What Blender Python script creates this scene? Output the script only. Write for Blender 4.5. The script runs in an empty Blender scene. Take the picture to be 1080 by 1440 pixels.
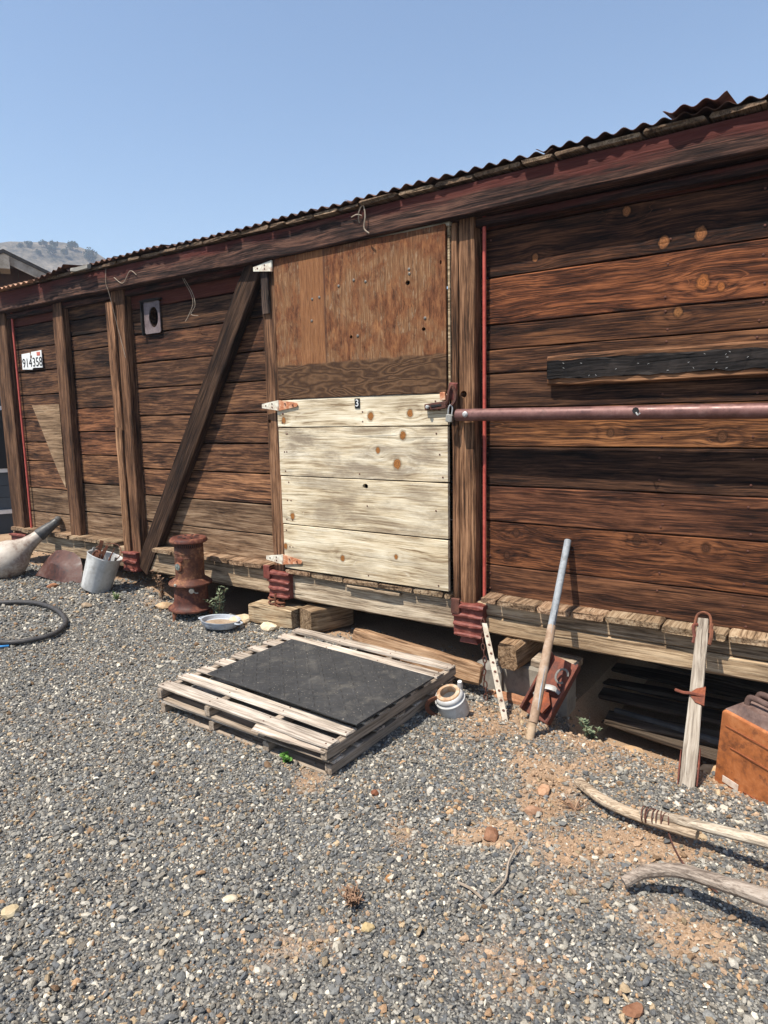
import bpy, bmesh, math, random
import numpy as np
from mathutils import Vector, Matrix, Euler, noise as mnoise
sc = bpy.context.scene
R = math.radians
PI = math.pi
rnd = random.Random(7)

# ------------------------------------------------------------------ camera
CAMZ = 1.52
cd = bpy.data.cameras.new('camera'); cam = bpy.data.objects.new('camera', cd); sc.collection.objects.link(cam)
cd.sensor_fit = 'VERTICAL'; cd.sensor_height = 36.0; cd.lens = 36.0 * 963.126 / 1440
cd.clip_start = 0.05; cd.clip_end = 3000
def cam_matrix(pitch, roll, yaw):
    cy, sy, cp, sp = math.cos(yaw), math.sin(yaw), math.cos(pitch), math.sin(pitch)
    f = Vector((sy*cp, cy*cp, -sp)); r = Vector((cy, -sy, 0)); u = r.cross(f)
    cr, sr = math.cos(roll), math.sin(roll)
    r2 = r*cr + u*sr; u2 = u*cr - r*sr
    return Matrix((r2, u2, -f)).transposed().to_4x4()
cam.matrix_world = Matrix.Translation((0, -3.5, CAMZ)) @ cam_matrix(R(7.96857), R(-1.20474), R(-35.3449))
sc.camera = cam

# ------------------------------------------------------------------ sky, sun, exposure
to_sun = Vector((-0.28, -1.0, 2.0)).normalized()
world = bpy.data.worlds.new('World'); sc.world = world; world.use_nodes = True
wn = world.node_tree.nodes; wl = world.node_tree.links
sky = wn.new('ShaderNodeTexSky'); sky.sky_type = 'NISHITA'; sky.sun_disc = False
sky.sun_elevation = math.asin(to_sun.z); sky.sun_rotation = math.atan2(to_sun.x, to_sun.y)
sky.altitude = 300; sky.air_density = 1.25; sky.dust_density = 1.0; sky.ozone_density = 3.0
wn['Background'].inputs['Strength'].default_value = 0.105
wl.new(sky.outputs[0], wn['Background'].inputs['Color'])
sd = bpy.data.lights.new('sun', 'SUN'); sd.energy = 5.0; sd.angle = R(0.53); sd.color = (1.0, 0.94, 0.84)
sun = bpy.data.objects.new('sun', sd); sc.collection.objects.link(sun)
sun.rotation_euler = to_sun.to_track_quat('Z', 'Y').to_euler()
sun.location = (-3, -6, 12)
sc.view_settings.view_transform = 'Standard'; sc.view_settings.look = 'None'
sc.view_settings.gamma = 1.0; sc.view_settings.exposure = 0.68; sc.view_settings.use_curve_mapping = False
sc.cycles.use_denoising = True; sc.cycles.denoiser = 'OPENIMAGEDENOISE'; sc.cycles.denoising_prefilter = 'NONE'; sc.cycles.denoising_input_passes = 'RGB_ALBEDO_NORMAL'
sc.cycles.volume_bounces = 1

# ------------------------------------------------------------------ node helper
class N:
    def __init__(s, name):
        s.mat = bpy.data.materials.new(name); s.mat.use_nodes = True
        s.t = s.mat.node_tree; s.b = s.t.nodes['Principled BSDF']
    def n(s, typ, **kw):
        x = s.t.nodes.new(typ)
        for k, v in kw.items(): setattr(x, k, v)
        return x
    def put(s, sock, v):
        if isinstance(v, bpy.types.NodeSocket): s.t.links.new(v, sock)
        elif v is not None:
            if sock.type == 'RGBA' and len(v) == 3: v = (*v, 1)
            sock.default_value = v
    def m(s, op, a, b=None, c=None, clamp=False):
        x = s.n('ShaderNodeMath', operation=op, use_clamp=clamp)
        for i, v in enumerate((a, b, c)):
            if v is not None: s.put(x.inputs[i], v)
        return x.outputs[0]
    def v(s, op, a, b=None):
        x = s.n('ShaderNodeVectorMath', operation=op)
        s.put(x.inputs[0], a)
        if b is not None: s.put(x.inputs[1], b)
        return x.outputs['Value'] if op in ('LENGTH', 'DOT_PRODUCT') else x.outputs[0]
    def noise(s, vec, scale=1.0, detail=2.0, rough=.5, dist=0.0):
        x = s.n('ShaderNodeTexNoise'); s.put(x.inputs['Vector'], vec)
        x.inputs['Scale'].default_value = scale; x.inputs['Detail'].default_value = detail
        x.inputs['Roughness'].default_value = rough; x.inputs['Distortion'].default_value = dist
        return x.outputs['Fac']
    def vor(s, vec, scale, feature='F1', out='Distance'):
        x = s.n('ShaderNodeTexVoronoi', feature=feature); s.put(x.inputs['Vector'], vec)
        x.inputs['Scale'].default_value = scale
        return x.outputs[out]
    def ramp(s, f, stops, interp='LINEAR'):
        x = s.n('ShaderNodeValToRGB'); cr = x.color_ramp; cr.interpolation = interp
        while len(cr.elements) < len(stops): cr.elements.new(.5)
        for e, (p, c) in zip(cr.elements, stops): e.position = p; e.color = (*c, 1)
        s.put(x.inputs[0], f); return x.outputs[0]
    def mix(s, f, a, b, blend='MIX'):
        x = s.n('ShaderNodeMix', data_type='RGBA', blend_type=blend)
        s.put(x.inputs[0], f); s.put(x.inputs[6], a); s.put(x.inputs[7], b); return x.outputs[2]
    def sm(s, v, lo, hi, a=0.0, b=1.0):
        x = s.n('ShaderNodeMapRange', interpolation_type='SMOOTHSTEP')
        s.put(x.inputs[0], v); x.inputs[1].default_value = lo; x.inputs[2].default_value = hi
        x.inputs[3].default_value = a; x.inputs[4].default_value = b
        return x.outputs[0]
    def bump(s, h, strength=.5, dist=.004):
        x = s.n('ShaderNodeBump'); x.inputs['Strength'].default_value = strength; x.inputs['Distance'].default_value = dist
        s.put(x.inputs['Height'], h); s.t.links.new(x.outputs[0], s.b.inputs['Normal'])
    def done(s, col, rough=.8, metal=0.0, spec=.3):
        s.put(s.b.inputs['Base Color'], col); s.put(s.b.inputs['Roughness'], rough)
        s.put(s.b.inputs['Metallic'], metal); s.b.inputs['Specular IOR Level'].default_value = spec
        return s.mat

def wood(name, dark, mid, light, paint=(.13, .034, .024), ring=1.0, stain=.6, staincol=(.25, .22, .2),
         bump=.5, knots=(), knotcol=(.34, .13, .035), grey=None, greyamt=.0, crack=.5, fine=1.0, grain=.11, paint_z=0.0, streak=.62, wave=.06):
    s = N(name); tc = s.n('ShaderNodeTexCoord').outputs['Object']; oi = s.n('ShaderNodeObjectInfo')
    off = s.v('MULTIPLY', s.n('ShaderNodeCombineXYZ').outputs[0], (0, 0, 0))
    cx = s.n('ShaderNodeCombineXYZ')
    for i, k in enumerate((31.0, 17.0, 23.0)): s.put(cx.inputs[i], s.m('MULTIPLY', oi.outputs['Random'], k))
    p = s.v('ADD', tc, cx.outputs[0])
    sp = s.n('ShaderNodeSeparateXYZ'); s.put(sp.inputs[0], tc)
    K = None; KW = None; core = None; rim = None; kr = None
    for kx, kz, r in knots:
        dx = s.m('DIVIDE', s.m('SUBTRACT', sp.outputs[0], kx), r); dz = s.m('DIVIDE', s.m('SUBTRACT', sp.outputs[2], kz), r * 1.25)
        d2 = s.m('ADD', s.m('MULTIPLY', dx, dx), s.m('MULTIPLY', dz, dz)); d = s.m('ADD', s.m('SQRT', d2), s.m('MULTIPLY', s.m('SUBTRACT', s.noise(s.v('MULTIPLY', tc, (1, 1, 1)), 55, 2), .5), .55))
        e2 = s.m('ADD', s.m('MULTIPLY', s.m('MULTIPLY', dx, dx), .045), s.m('MULTIPLY', s.m('MULTIPLY', dz, dz), .22))
        e = s.m('POWER', 2.718, s.m('MULTIPLY', e2, -1.0))
        K = e if K is None else s.m('ADD', K, e)
        kw_ = s.m('MULTIPLY', s.m('MULTIPLY', dz, r*.75), e); KW = kw_ if KW is None else s.m('ADD', KW, kw_)
        c = s.sm(d, 1.08, .82); rm = s.m('MULTIPLY', s.sm(d, .75, .98), s.sm(d, 1.5, 1.05))
        core = c if core is None else s.m('MAXIMUM', core, c); rim = rm if rim is None else s.m('MAXIMUM', rim, rm)
        kr = d if kr is None else s.m('MINIMUM', kr, d)
    low = s.noise(s.v('MULTIPLY', p, (.42, 5.5, 5.5)), 1, 2, .5)
    wv = s.noise(s.v('MULTIPLY', p, (1.5, 4, 4)), 1, 3, .55)
    warp = s.m('MULTIPLY', s.m('SUBTRACT', wv, .5), wave)
    if KW is not None: warp = s.m('SUBTRACT', warp, KW)
    wc = s.n('ShaderNodeCombineXYZ'); s.put(wc.inputs[2], warp); s.put(wc.inputs[1], s.m('MULTIPLY', warp, .5))
    pw = s.v('ADD', p, wc.outputs[0])
    low2 = s.noise(s.v('MULTIPLY', pw, (1.2, 16, 16)), 1, 2, .5)
    ph = s.m('ADD', s.m('MULTIPLY', low, 9.0 * ring), s.m('MULTIPLY', low2, 3.0 * ring))
    if K is not None: ph = s.m('ADD', ph, s.m('MULTIPLY', K, 1.6))
    tri = s.m('POWER', s.m('MULTIPLY', s.m('PINGPONG', ph, .5), 2.0), .55)
    vein = s.m('MULTIPLY', s.sm(s.m('PINGPONG', s.m('MULTIPLY', ph, .5), .5), .03, .0), s.sm(s.noise(s.v('MULTIPLY', p, (1.2, 7, 7)), 1.3, 3), .50, .62))
    f1 = s.noise(s.v('MULTIPLY', pw, (5.0 * fine, 190 * fine, 190 * fine)), 1, 2, .6)
    f2 = s.noise(s.v('MULTIPLY', pw, (2.6, 88, 88)), 1, 4, .68)
    bl = s.noise(s.v('MULTIPLY', pw, (2.0, 6.5, 6.5)), 1, 7, .7, .3)
    bl2 = s.noise(s.v('MULTIPLY', pw, (1.3, 9.0, 9.0)), 1.3, 6, .7)
    t = s.m('ADD', s.m('ADD', s.m('MULTIPLY', tri, grain), s.m('MULTIPLY', f2, .85)), s.m('MULTIPLY', f1, .45))
    t = s.m('SUBTRACT', t, .12 + grain*.62)
    t = s.m('ADD', t, s.m('MULTIPLY', s.m('SUBTRACT', bl2, .5), .8))
    col = s.ramp(t, [(.34, dark), (.52, mid), (.74, light)])
    col = s.mix(s.m('MULTIPLY', vein, .5), col, light)
    st1 = s.sm(s.noise(s.v('MULTIPLY', pw, (2.2, 115, 115)), 1, 3, .6), .53, .60); st2 = s.sm(s.noise(s.v('MULTIPLY', pw, (5.0, 120, 120)), 1.3, 3, .7), .57, .63)
    st1 = s.m('MULTIPLY', st1, s.sm(bl2, .62, .42))
    col = s.mix(s.m('MULTIPLY', st1, streak), col, s.mix(1.0, col, (.40, .37, .35), 'MULTIPLY'))
    col = s.mix(s.m('MULTIPLY', st2, streak*.6), col, s.mix(.6, col, light))
    if grey: col = s.mix(s.m('MULTIPLY', s.sm(bl, .62, .36), greyamt), col, s.mix(f2, tuple(g*.6 for g in grey), tuple(min(1, g*1.35) for g in grey)))
    col = s.mix(s.m('MULTIPLY', s.sm(bl, .48, .68), stain), col, s.mix(1.0, col, staincol, 'MULTIPLY'))
    if core is not None:
        kc = s.ramp(s.m('PINGPONG', s.m('MULTIPLY', kr, 2.6), .5), [(.0, tuple(c*.55 for c in knotcol)), (.5, knotcol)])
        kc = s.mix(s.m('MULTIPLY', s.sm(s.noise(s.v('MULTIPLY', p, (3, 1, 1)), 60, 2), .58, .64), .4), kc, (.03, .015, .008))
        col = s.mix(core, col, kc); col = s.mix(s.m('MULTIPLY', rim, .5), col, tuple(d*.5 for d in dark))
    ck = s.sm(s.noise(s.v('MULTIPLY', pw, (1.1, 60, 60)), 1, 2, .5), .65, .685)
    ck = s.m('MULTIPLY', ck, s.sm(bl2, .40, .6))
    col = s.mix(s.m('MULTIPLY', ck, crack), col, tuple(d*.25 for d in dark))
    # old paint left in patches; how much is set for each piece by its object alpha
    pm = s.m('ADD', s.noise(s.v('MULTIPLY', p, (1.5, 6, 6)), 1, 6, .65), s.m('MULTIPLY', s.m('SUBTRACT', f2, .5), .35))
    if paint_z: pm = s.m('ADD', pm, s.m('MULTIPLY', sp.outputs[2], paint_z))
    pm = s.m('MULTIPLY', s.sm(s.m('SUBTRACT', s.m('ADD', pm, oi.outputs['Alpha']), 1.0), -.12, .12), .8)
    col = s.mix(pm, col, s.mix(f1, tuple(c*.55 for c in paint), tuple(min(1, c*1.4) for c in paint)))
    col = s.mix(1.0, col, oi.outputs['Color'], 'MULTIPLY')
    h = s.m('SUBTRACT', s.m('ADD', s.m('MULTIPLY', f2, .8), s.m('MULTIPLY', tri, .35)), s.m('ADD', s.m('MULTIPLY', ck, 1.2), s.m('MULTIPLY', st1, .35)))
    s.bump(h, bump, .006)
    return s.done(col, .85, 0, .2)

def metal(name, c1, c2, c3, scale=9, rough=.75, met=.0, bump=.3, spec=.35, speck=0.0, speckcol=(.03, .02, .015)):
    s = N(name); tc = s.n('ShaderNodeTexCoord').outputs['Object']; oi = s.n('ShaderNodeObjectInfo')
    p = s.v('ADD', tc, s.v('SCALE', (7, 3, 5))); 
    a = s.noise(p, scale, 7, .68, .3); b = s.noise(p, scale*6, 4, .6)
    col = s.ramp(s.m('ADD', s.m('MULTIPLY', a, .75), s.m('MULTIPLY', b, .25)), [(.34, c1), (.5, c2), (.66, c3)])
    if speck: col = s.mix(s.m('MULTIPLY', s.sm(s.noise(p, scale*2.2, 5, .7), .56, .64), speck), col, speckcol)
    col = s.mix(1.0, col, oi.outputs['Color'], 'MULTIPLY')
    s.bump(s.m('ADD', a, s.m('MULTIPLY', b, .5)), bump, .004)
    return s.done(col, s.sm(a, .3, .7, rough-.15, min(1, rough+.15)), met, spec)

# ------------------------------------------------------------------ objects and meshes
def link(o): sc.collection.objects.link(o); return o
WLOC = {}
def wloc(o): return WLOC.get(o.name, Vector((0, 0, 0)))
def tag(o, label, cat, group=None, kind=None):
    if label: o['label'] = label
    if cat: o['category'] = cat
    if group: o['group'] = group
    if kind: o['kind'] = kind
    return o
def empty(name, loc, label, cat, group=None, rot=(0, 0, 0)):
    o = link(bpy.data.objects.new(name, None)); o.location = loc; o.rotation_euler = rot; o.empty_display_size = .1
    WLOC[o.name] = Vector(loc); return tag(o, label, cat, group)
def obj(name, me, mat, parent=None, loc=(0, 0, 0), rot=(0, 0, 0), color=(1, 1, 1), paint=0.0, smooth=False, world=True):
    """one mesh object; with world=True loc is given in scene coordinates (parent not rotated)"""
    if isinstance(me, bmesh.types.BMesh):
        b = me; me = bpy.data.meshes.new(name); b.to_mesh(me); b.free()
    if smooth:
        me.polygons.foreach_set('use_smooth', [True]*len(me.polygons)); me.set_sharp_from_angle(angle=R(38))
    o = link(bpy.data.objects.new(name, me))
    if mat and not me.materials: me.materials.append(mat)
    o.color = (*color, paint); o.rotation_euler = rot
    WLOC[o.name] = Vector(loc)
    if parent is not None:
        o.parent = parent
        o.location = Vector(loc) - wloc(parent) if world else Vector(loc)
    else: o.location = loc
    return o

def beam(L, T, H, seg=6, bev=.004, jit=.002, seed=0, rag=0.0, bow=0.0):
    """bar along local X, T thick in Y, H high in Z, edges worn and uneven"""
    r = random.Random(seed*7919+13); bm = bmesh.new(); rings = []
    bev = min(bev, T*.3, H*.3)
    for i in range(seg+1):
        u = i/seg; x = (u-.5)*L
        x += r.uniform(-1, 1)*L/seg*.2 if 0 < i < seg else 0
        e = bev if i in (0, seg) else 0
        ring = []
        ob = bow*math.sin(u*PI)
        for (sy, sz, k) in ((-1, -1, 0), (-1, -1, 1), (-1, 1, 1), (-1, 1, 0), (1, 1, 0), (1, 1, 1), (1, -1, 1), (1, -1, 0)):
            y = sy*(T/2-e*.5) - (sy*bev if k == 0 else 0); z = sz*(H/2-e*.5) - (sz*bev if k == 1 else 0)
            jx = r.uniform(-rag, rag) if i in (0, seg) else 0
            ring.append(bm.verts.new((x+jx, y+r.uniform(-jit, jit)*.6, z+r.uniform(-jit, jit)+ob)))
        rings.append(ring)
    for a, b in zip(rings, rings[1:]):
        for k in range(8): bm.faces.new((a[k], b[k], b[(k+1) % 8], a[(k+1) % 8]))
    bm.faces.new(rings[0]); bm.faces.new(rings[-1][::-1])
    bmesh.ops.recalc_face_normals(bm, faces=bm.faces)
    return bm
def lathe(prof, n=32, wob=0.0, seed=0, close=True):
    bm = bmesh.new(); r = random.Random(seed); rings = []
    for (rad, z) in prof:
        rings.append([bm.verts.new((rad*math.cos(2*PI*k/n)*(1+r.uniform(-wob, wob)), rad*math.sin(2*PI*k/n)*(1+r.uniform(-wob, wob)), z)) for k in range(n)])
    for a, b in zip(rings, rings[1:]):
        for k in range(n): bm.faces.new((a[k], a[(k+1) % n], b[(k+1) % n], b[k]))
    if close:
        bm.faces.new(rings[0][::-1]); bm.faces.new(rings[-1])
    bmesh.ops.recalc_face_normals(bm, faces=bm.faces)
    return bm
def tube(pts, rad, n=8, bm=None, flat=1.0, up=None):
    """swept tube through points; rad a number or list; flat squashes it"""
    own = bm is None; bm = bm or bmesh.new(); pts = [Vector(p) for p in pts]; rings = []
    prev = None
    for i, p in enumerate(pts):
        t = (pts[min(i+1, len(pts)-1)] - pts[max(i-1, 0)]).normalized()
        if prev is None:
            a = Vector(up) if up else (Vector((0, 0, 1)) if abs(t.z) < .9 else Vector((1, 0, 0)))
        else: a = prev
        a = (a - t*a.dot(t)).normalized(); b = t.cross(a); prev = a
        rr = rad[i] if isinstance(rad, (list, tuple)) else rad
        rings.append([bm.verts.new(p + a*(rr*math.cos(2*PI*(k+.5)/n)) + b*(rr*flat*math.sin(2*PI*(k+.5)/n))) for k in range(n)])
    for a, b in zip(rings, rings[1:]):
        for k in range(n): bm.faces.new((a[k], b[k], b[(k+1) % n], a[(k+1) % n]))
    bm.faces.new(rings[0]); bm.faces.new(rings[-1][::-1])
    if own: bmesh.ops.recalc_face_normals(bm, faces=bm.faces)
    return bm
def spline(pts, k=6):
    pts = [Vector(p) for p in pts]; out = []
    for i in range(len(pts)-1):
        p0, p1, p2, p3 = pts[max(i-1, 0)], pts[i], pts[i+1], pts[min(i+2, len(pts)-1)]
        for j in range(k):
            t = j/k
            out.append(.5*((2*p1) + (p2-p0)*t + (2*p0-5*p1+4*p2-p3)*t*t + (3*p1-p0-3*p2+p3)*t**3))
    return out + [pts[-1]]
def prism(outline, y0, y1):
    """outline of (x, z) points given thickness along Y"""
    bm = bmesh.new(); a = [bm.verts.new((x, y0, z)) for x, z in outline]; b = [bm.verts.new((x, y1, z)) for x, z in outline]
    n = len(outline)
    bm.faces.new(a); bm.faces.new(b[::-1])
    for k in range(n): bm.faces.new((a[k], b[k], b[(k+1) % n], a[(k+1) % n]))
    bmesh.ops.recalc_face_normals(bm, faces=bm.faces); return bm
def cut(o, cutters):
    """drill real holes: cutters are (x, z, rx, rz) in the object's own X and Z"""
    for (x, z, rx, rz) in cutters:
        bm = bmesh.new(); bmesh.ops.create_cone(bm, cap_ends=True, segments=14, radius1=1, radius2=1, depth=1)
        bmesh.ops.transform(bm, matrix=Matrix.Translation((x, 0, z)) @ Matrix.Diagonal((rx, .6, rz, 1)) @ Matrix.Rotation(PI/2, 4, 'X'), verts=bm.verts)
        me = bpy.data.meshes.new('cutter'); bm.to_mesh(me); bm.free()
        c = link(bpy.data.objects.new('cutter', me)); c.matrix_world = o.matrix_world
        c.parent = o
        c.matrix_parent_inverse = Matrix.Identity(4); c.location = (0, 0, 0)
        md = o.modifiers.new('b', 'BOOLEAN'); md.operation = 'DIFFERENCE'; md.object = c; md.solver = 'EXACT'
        bpy.context.view_layer.update()
        dg = bpy.context.evaluated_depsgraph_get()
        new = bpy.data.meshes.new_from_object(o.evaluated_get(dg)); o.modifiers.clear()
        o.data = new; bpy.data.objects.remove(c)
def plank(name, par, x0, x1, yf, yb, z0, z1, mat, color=(1, 1, 1), paint=0.0, seed=None, jit=.002, bev=.004, seg=None, rag=0.0, tilt=0.0, bow=0.0):
    seed = rnd.randrange(99999) if seed is None else seed
    L = x1-x0
    return obj(name, beam(L, yb-yf, z1-z0, seg or max(3, min(12, int(L/.18))), bev, jit, seed, rag, bow), mat, par,
               ((x0+x1)/2, (yf+yb)/2, (z0+z1)/2), (0, tilt, 0), color, paint)
def post(name, par, x0, x1, yf, yb, z0, z1, mat, color=(1, 1, 1), paint=0.0, jit=.003, bev=.006, rag=0.0, tilt=0.0):
    return obj(name, beam(z1-z0, yb-yf, x1-x0, 10, bev, jit, rnd.randrange(99999), rag), mat, par,
               ((x0+x1)/2, (yf+yb)/2, (z0+z1)/2), (0, -PI/2+tilt, 0), color, paint)
def between(name, me, mat, par, a, b, roll=0.0, **kw):
    """place a mesh modelled along local X so that it runs from a to b"""
    a, b = Vector(a), Vector(b); q = (b-a).to_track_quat('X', 'Z')
    return obj(name, me, mat, par, (a+b)/2, (q @ Euler((roll, 0, 0)).to_quaternion()).to_euler(), **kw)

# ------------------------------------------------------------------ materials
W_DARK = wood('wood_dark_brown', (.011, .0056, .0036), (.078, .036, .020), (.28, .14, .070), stain=.55)
W_BLEACH = wood('wood_bleached_foot', (.045, .026, .015), (.17, .10, .058), (.34, .235, .15), stain=.5, streak=.55, wave=.05)
W_POST = wood('wood_post', (.026, .014, .008), (.125, .064, .035), (.33, .19, .11), stain=.45, ring=.8, wave=.03)
W_GREY = wood('wood_grey_bleached', (.09, .065, .047), (.28, .215, .155), (.50, .42, .33), stain=.4, bump=.6, crack=.8, streak=.4, wave=.04)
W_PALL = wood('wood_pallet', (.13, .105, .085), (.36, .305, .25), (.55, .49, .425), stain=.35, ring=.7, bump=.4, streak=.45, wave=.03)
W_END = wood('wood_plank_end', (.08, .048, .027), (.27, .18, .11), (.42, .32, .22), stain=.45, ring=1.2, crack=.9, grain=.2, streak=.4, wave=.05)
W_BEAM = wood('wood_eave_beam', (.006, .004, .0035), (.032, .017, .013), (.14, .072, .048), paint=(.085, .020, .015), stain=.75, paint_z=3.2)
W_HAND = wood('wood_handle', (.15, .10, .065), (.38, .29, .20), (.54, .44, .33), stain=.2, ring=.5, fine=1.5, streak=.4, crack=.6)
W_HAND2 = wood('wood_handle_grey', (.13, .10, .08), (.29, .235, .19), (.42, .36, .30), stain=.2, ring=.5, fine=1.5, streak=.4, crack=.6)
W_WHITE = wood('wood_white_worn', (.19, .155, .125), (.40, .345, .285), (.56, .51, .44), stain=.3, ring=.4, fine=1.4, bump=.4)
RED_IRON = metal('iron_red_paint', (.06, .018, .013), (.15, .036, .026), (.22, .075, .055), 14, .6, bump=.25, speck=.35)
RED_ROD = metal('iron_rod_red', (.25, .045, .033), (.42, .075, .055), (.46, .11, .08), 14, .55, bump=.1)
RUST = metal('iron_rust', (.045, .016, .009), (.14, .05, .026), (.25, .105, .055), 16, .85)
RUST_D = metal('iron_rust_dark', (.025, .012, .009), (.085, .032, .022), (.16, .065, .04), 16, .8)
PIPE_R = metal('pipe_red_brown', (.09, .042, .037), (.155, .072, .062), (.22, .115, .10), 10, .5, .25, .12, .4, .25)
STOVE = metal('stove_rust', (.04, .016, .011), (.13, .050, .030), (.38, .21, .11), 9, .7, bump=.2, speck=.4)
GALV = metal('galvanised', (.24, .235, .225), (.42, .42, .41), (.58, .57, .55), 9, .55, .35, .15, .4, .2, (.2, .15, .1))
GALVB = metal('galvanised_dull', (.30, .295, .28), (.47, .465, .45), (.58, .575, .56), 7, .5, .0, .1, .4, .25, (.26, .21, .16))
ROOF = metal('roof_sheet', (.035, .018, .013), (.10, .048, .03), (.24, .13, .085), 5, .75, .1, .2)
ROOF_O = metal('roof_sheet_orange', (.22, .10, .06), (.42, .22, .13), (.55, .36, .25), 5, .75, .1, .2)
JERRY = metal('jerry_orange', (.10, .034, .015), (.36, .115, .034), (.48, .20, .078), 7, .6, .0, .2, .4, .6, (.10, .035, .018))
JERRY_T = metal('jerry_top', (.055, .032, .026), (.13, .08, .065), (.22, .15, .125), 9, .7)
CONC = metal('concrete', (.20, .18, .155), (.34, .31, .27), (.44, .41, .36), 8, .9, bump=.5, spec=.2)
STONE = metal('pale_stone', (.32, .25, .18), (.48, .40, .30), (.62, .55, .45), 12, .9, bump=.5, spec=.2)
STONE_B = metal('brown_stone', (.16, .085, .05), (.30, .18, .11), (.40, .27, .18), 14, .9, bump=.5, spec=.2)
ENAMEL = metal('enamel_grey', (.22, .24, .27), (.38, .41, .45), (.52, .55, .58), 8, .4, .0, .05, .5, .4, (.15, .09, .06))
JUGW = metal('jug_white', (.20, .12, .095), (.52, .47, .42), (.68, .64, .58), 7, .5, .0, .08, .4, .35, (.22, .10, .08))
JUGW2 = metal('jug_black', (.03, .03, .03), (.055, .053, .052), (.11, .105, .10), 10, .5, .0, .08)
TWINE = metal('twine', (.16, .12, .085), (.28, .22, .165), (.36, .3, .24), 30, .9)
HOSE = metal('hose_rubber', (.025, .023, .023), (.042, .039, .039), (.07, .065, .063), 30, .6, bump=.05)
HINGE = metal('hinge_white', (.30, .11, .05), (.62, .58, .47), (.74, .71, .60), 22, .55, .0, .1, .4, .4, (.2, .06, .03))
HINGE_O = metal('hinge_orange', (.22, .07, .035), (.48, .19, .09), (.66, .50, .36), 24, .7, .0, .15)
BLACK = metal('black_paint_and_hole_shade', (.008, .008, .008), (.012, .012, .012), (.02, .02, .02), 20, .6)
WHITEP = metal('white_paint', (.6, .6, .58), (.72, .72, .70), (.78, .78, .76), 20, .5)
REDP = metal('red_sticker', (.4, .08, .05), (.5, .12, .08), (.55, .2, .15), 20, .5)
BLUE = metal('blue_rope', (.02, .12, .3), (.03, .2, .48), (.05, .26, .55), 40, .6)
DARKWOODBOARD = wood('wood_tarred', (.008, .007, .006), (.022, .018, .016), (.07, .055, .045), stain=.4)

# ================================================================== GROUND
def sstep(x, a, b):
    t = np.clip((x-a)/(b-a), 0, 1); return t*t*(3-2*t)
def ground_z(x, y):
    x = np.asarray(x, float); y = np.asarray(y, float)
    z = .10*sstep(-x, 3.3, 5.4)*sstep(y, -3.0, -.5)
    z = z + .03*sstep(-x, 2.2, 3.2)*sstep(y, -1.3, -.5)*(1-sstep(-x, 3.2, 5.2))
    z = z - .11*sstep(x, -2.3, -1.5)*sstep(y, -.75, -.05)
    z = z - .24*sstep(x, -1.31, -1.17)*sstep(y, -.40, -.10)
    z = z - .15*sstep(x, -5.0, -4.7)*(1-sstep(x, -3.8, -3.66))*sstep(y, -.06, .14)
    z = z + .33*sstep(y, 1.9, 2.9)*sstep(-np.abs(x+2.5), -9, -7)  # unseen bank behind the car, added to keep light from leaking in underneath
    near = np.exp(-((x+2)/9)**2 - ((y+1)/9)**2)
    z = z + near*(.006*np.sin(3.1*x+1.3*y) + .005*np.sin(5.3*y-2.2*x+1) + .004*np.sin(9*x+7*y))
    return z
DIRT = [(-.95, -1.0, .55, .30), (-1.25, -.6, .4, .38), (-.55, -1.35, .4, .3), (-.7, -.45, .5, .35), (-.78, -1.31, .14, .8), (-.61, -1.2, .15, .9), (-.5, -1.1, .14, .8), (-1.04, -.87, .17, .9), (-.95, -1.12, .13, .9), (-1.03, -1.42, .12, .8), (-1.85, -1.5, .12, .55),
        (-1.38, -.6, .2, .75), (-1.6, -.5, .16, .7), (-1.26, -2.2, .14, .5), (-1.3, -1.6, .1, .5), (-.38, -1.5, .16, .65), (-3.8, -.15, .2, .6), (-4.6, -.2, .3, .35),
        (-.95, -.28, .35, .9), (-.45, -.3, .35, .9), (-1.4, -.3, .3, .8), (-.7, -1.9, .2, .35), (-.9, -.7, .15, .6), (-3.3, -1.7, .16, .35), (-.2, -1.2, .2, .5)]
def dirt(x, y):
    x = np.asarray(x, float); y = np.asarray(y, float); d = np.zeros_like(x)
    wx = x + .035*np.sin(17*y+3*x) + .02*np.sin(41*x+23*y); wy = y + .035*np.sin(15*x+5*y+2) + .02*np.sin(37*y-29*x)
    for (cx, cy, r, a) in DIRT: d = np.maximum(d, a*np.exp(-(((wx-cx)**2+(wy-cy)**2)/r**2)**1.3))
    d = np.maximum(d, .95*sstep(y, -.12, .15))
    return np.clip(d + .12*np.sin(6.1*wx+4.7*wy)*np.sin(5.3*wx-7.7*wy), 0, 1)
def graded(a, b, step, lo, hi):
    v = list(np.arange(a, b+1e-6, step)); s = step; x = v[-1]
    while x < hi: s *= 1.22; x = min(x+s, hi); v.append(x)
    s = step; x = v[0]
    while x > lo: s *= 1.22; x = max(x-s, lo); v.insert(0, x)
    return np.array(v)
gx = graded(-8.6, 1.6, .055, -640, 340); gy = graded(-3.6, .6, .055, -340, 640)
GX, GY = np.meshgrid(gx, gy, indexing='ij'); GZ = ground_z(GX, GY); nx, ny = GX.shape
verts = np.stack([GX, GY, GZ], -1).reshape(-1, 3)
ii, jj = np.meshgrid(np.arange(nx-1), np.arange(ny-1), indexing='ij'); b0 = (ii*ny+jj).ravel()
faces = np.stack([b0, b0+ny, b0+ny+1, b0+1], -1)
me = bpy.data.meshes.new('ground'); me.from_pydata(verts.tolist(), [], faces.tolist())
at = me.attributes.new('dirt', 'FLOAT', 'POINT'); at.data.foreach_set('value', dirt(GX, GY).ravel().astype(np.float32))
s = N('gravel_bed'); tc = s.n('ShaderNodeNewGeometry').outputs['Position']
da = s.n('ShaderNodeAttribute', attribute_name='dirt').outputs['Fac']
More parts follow.
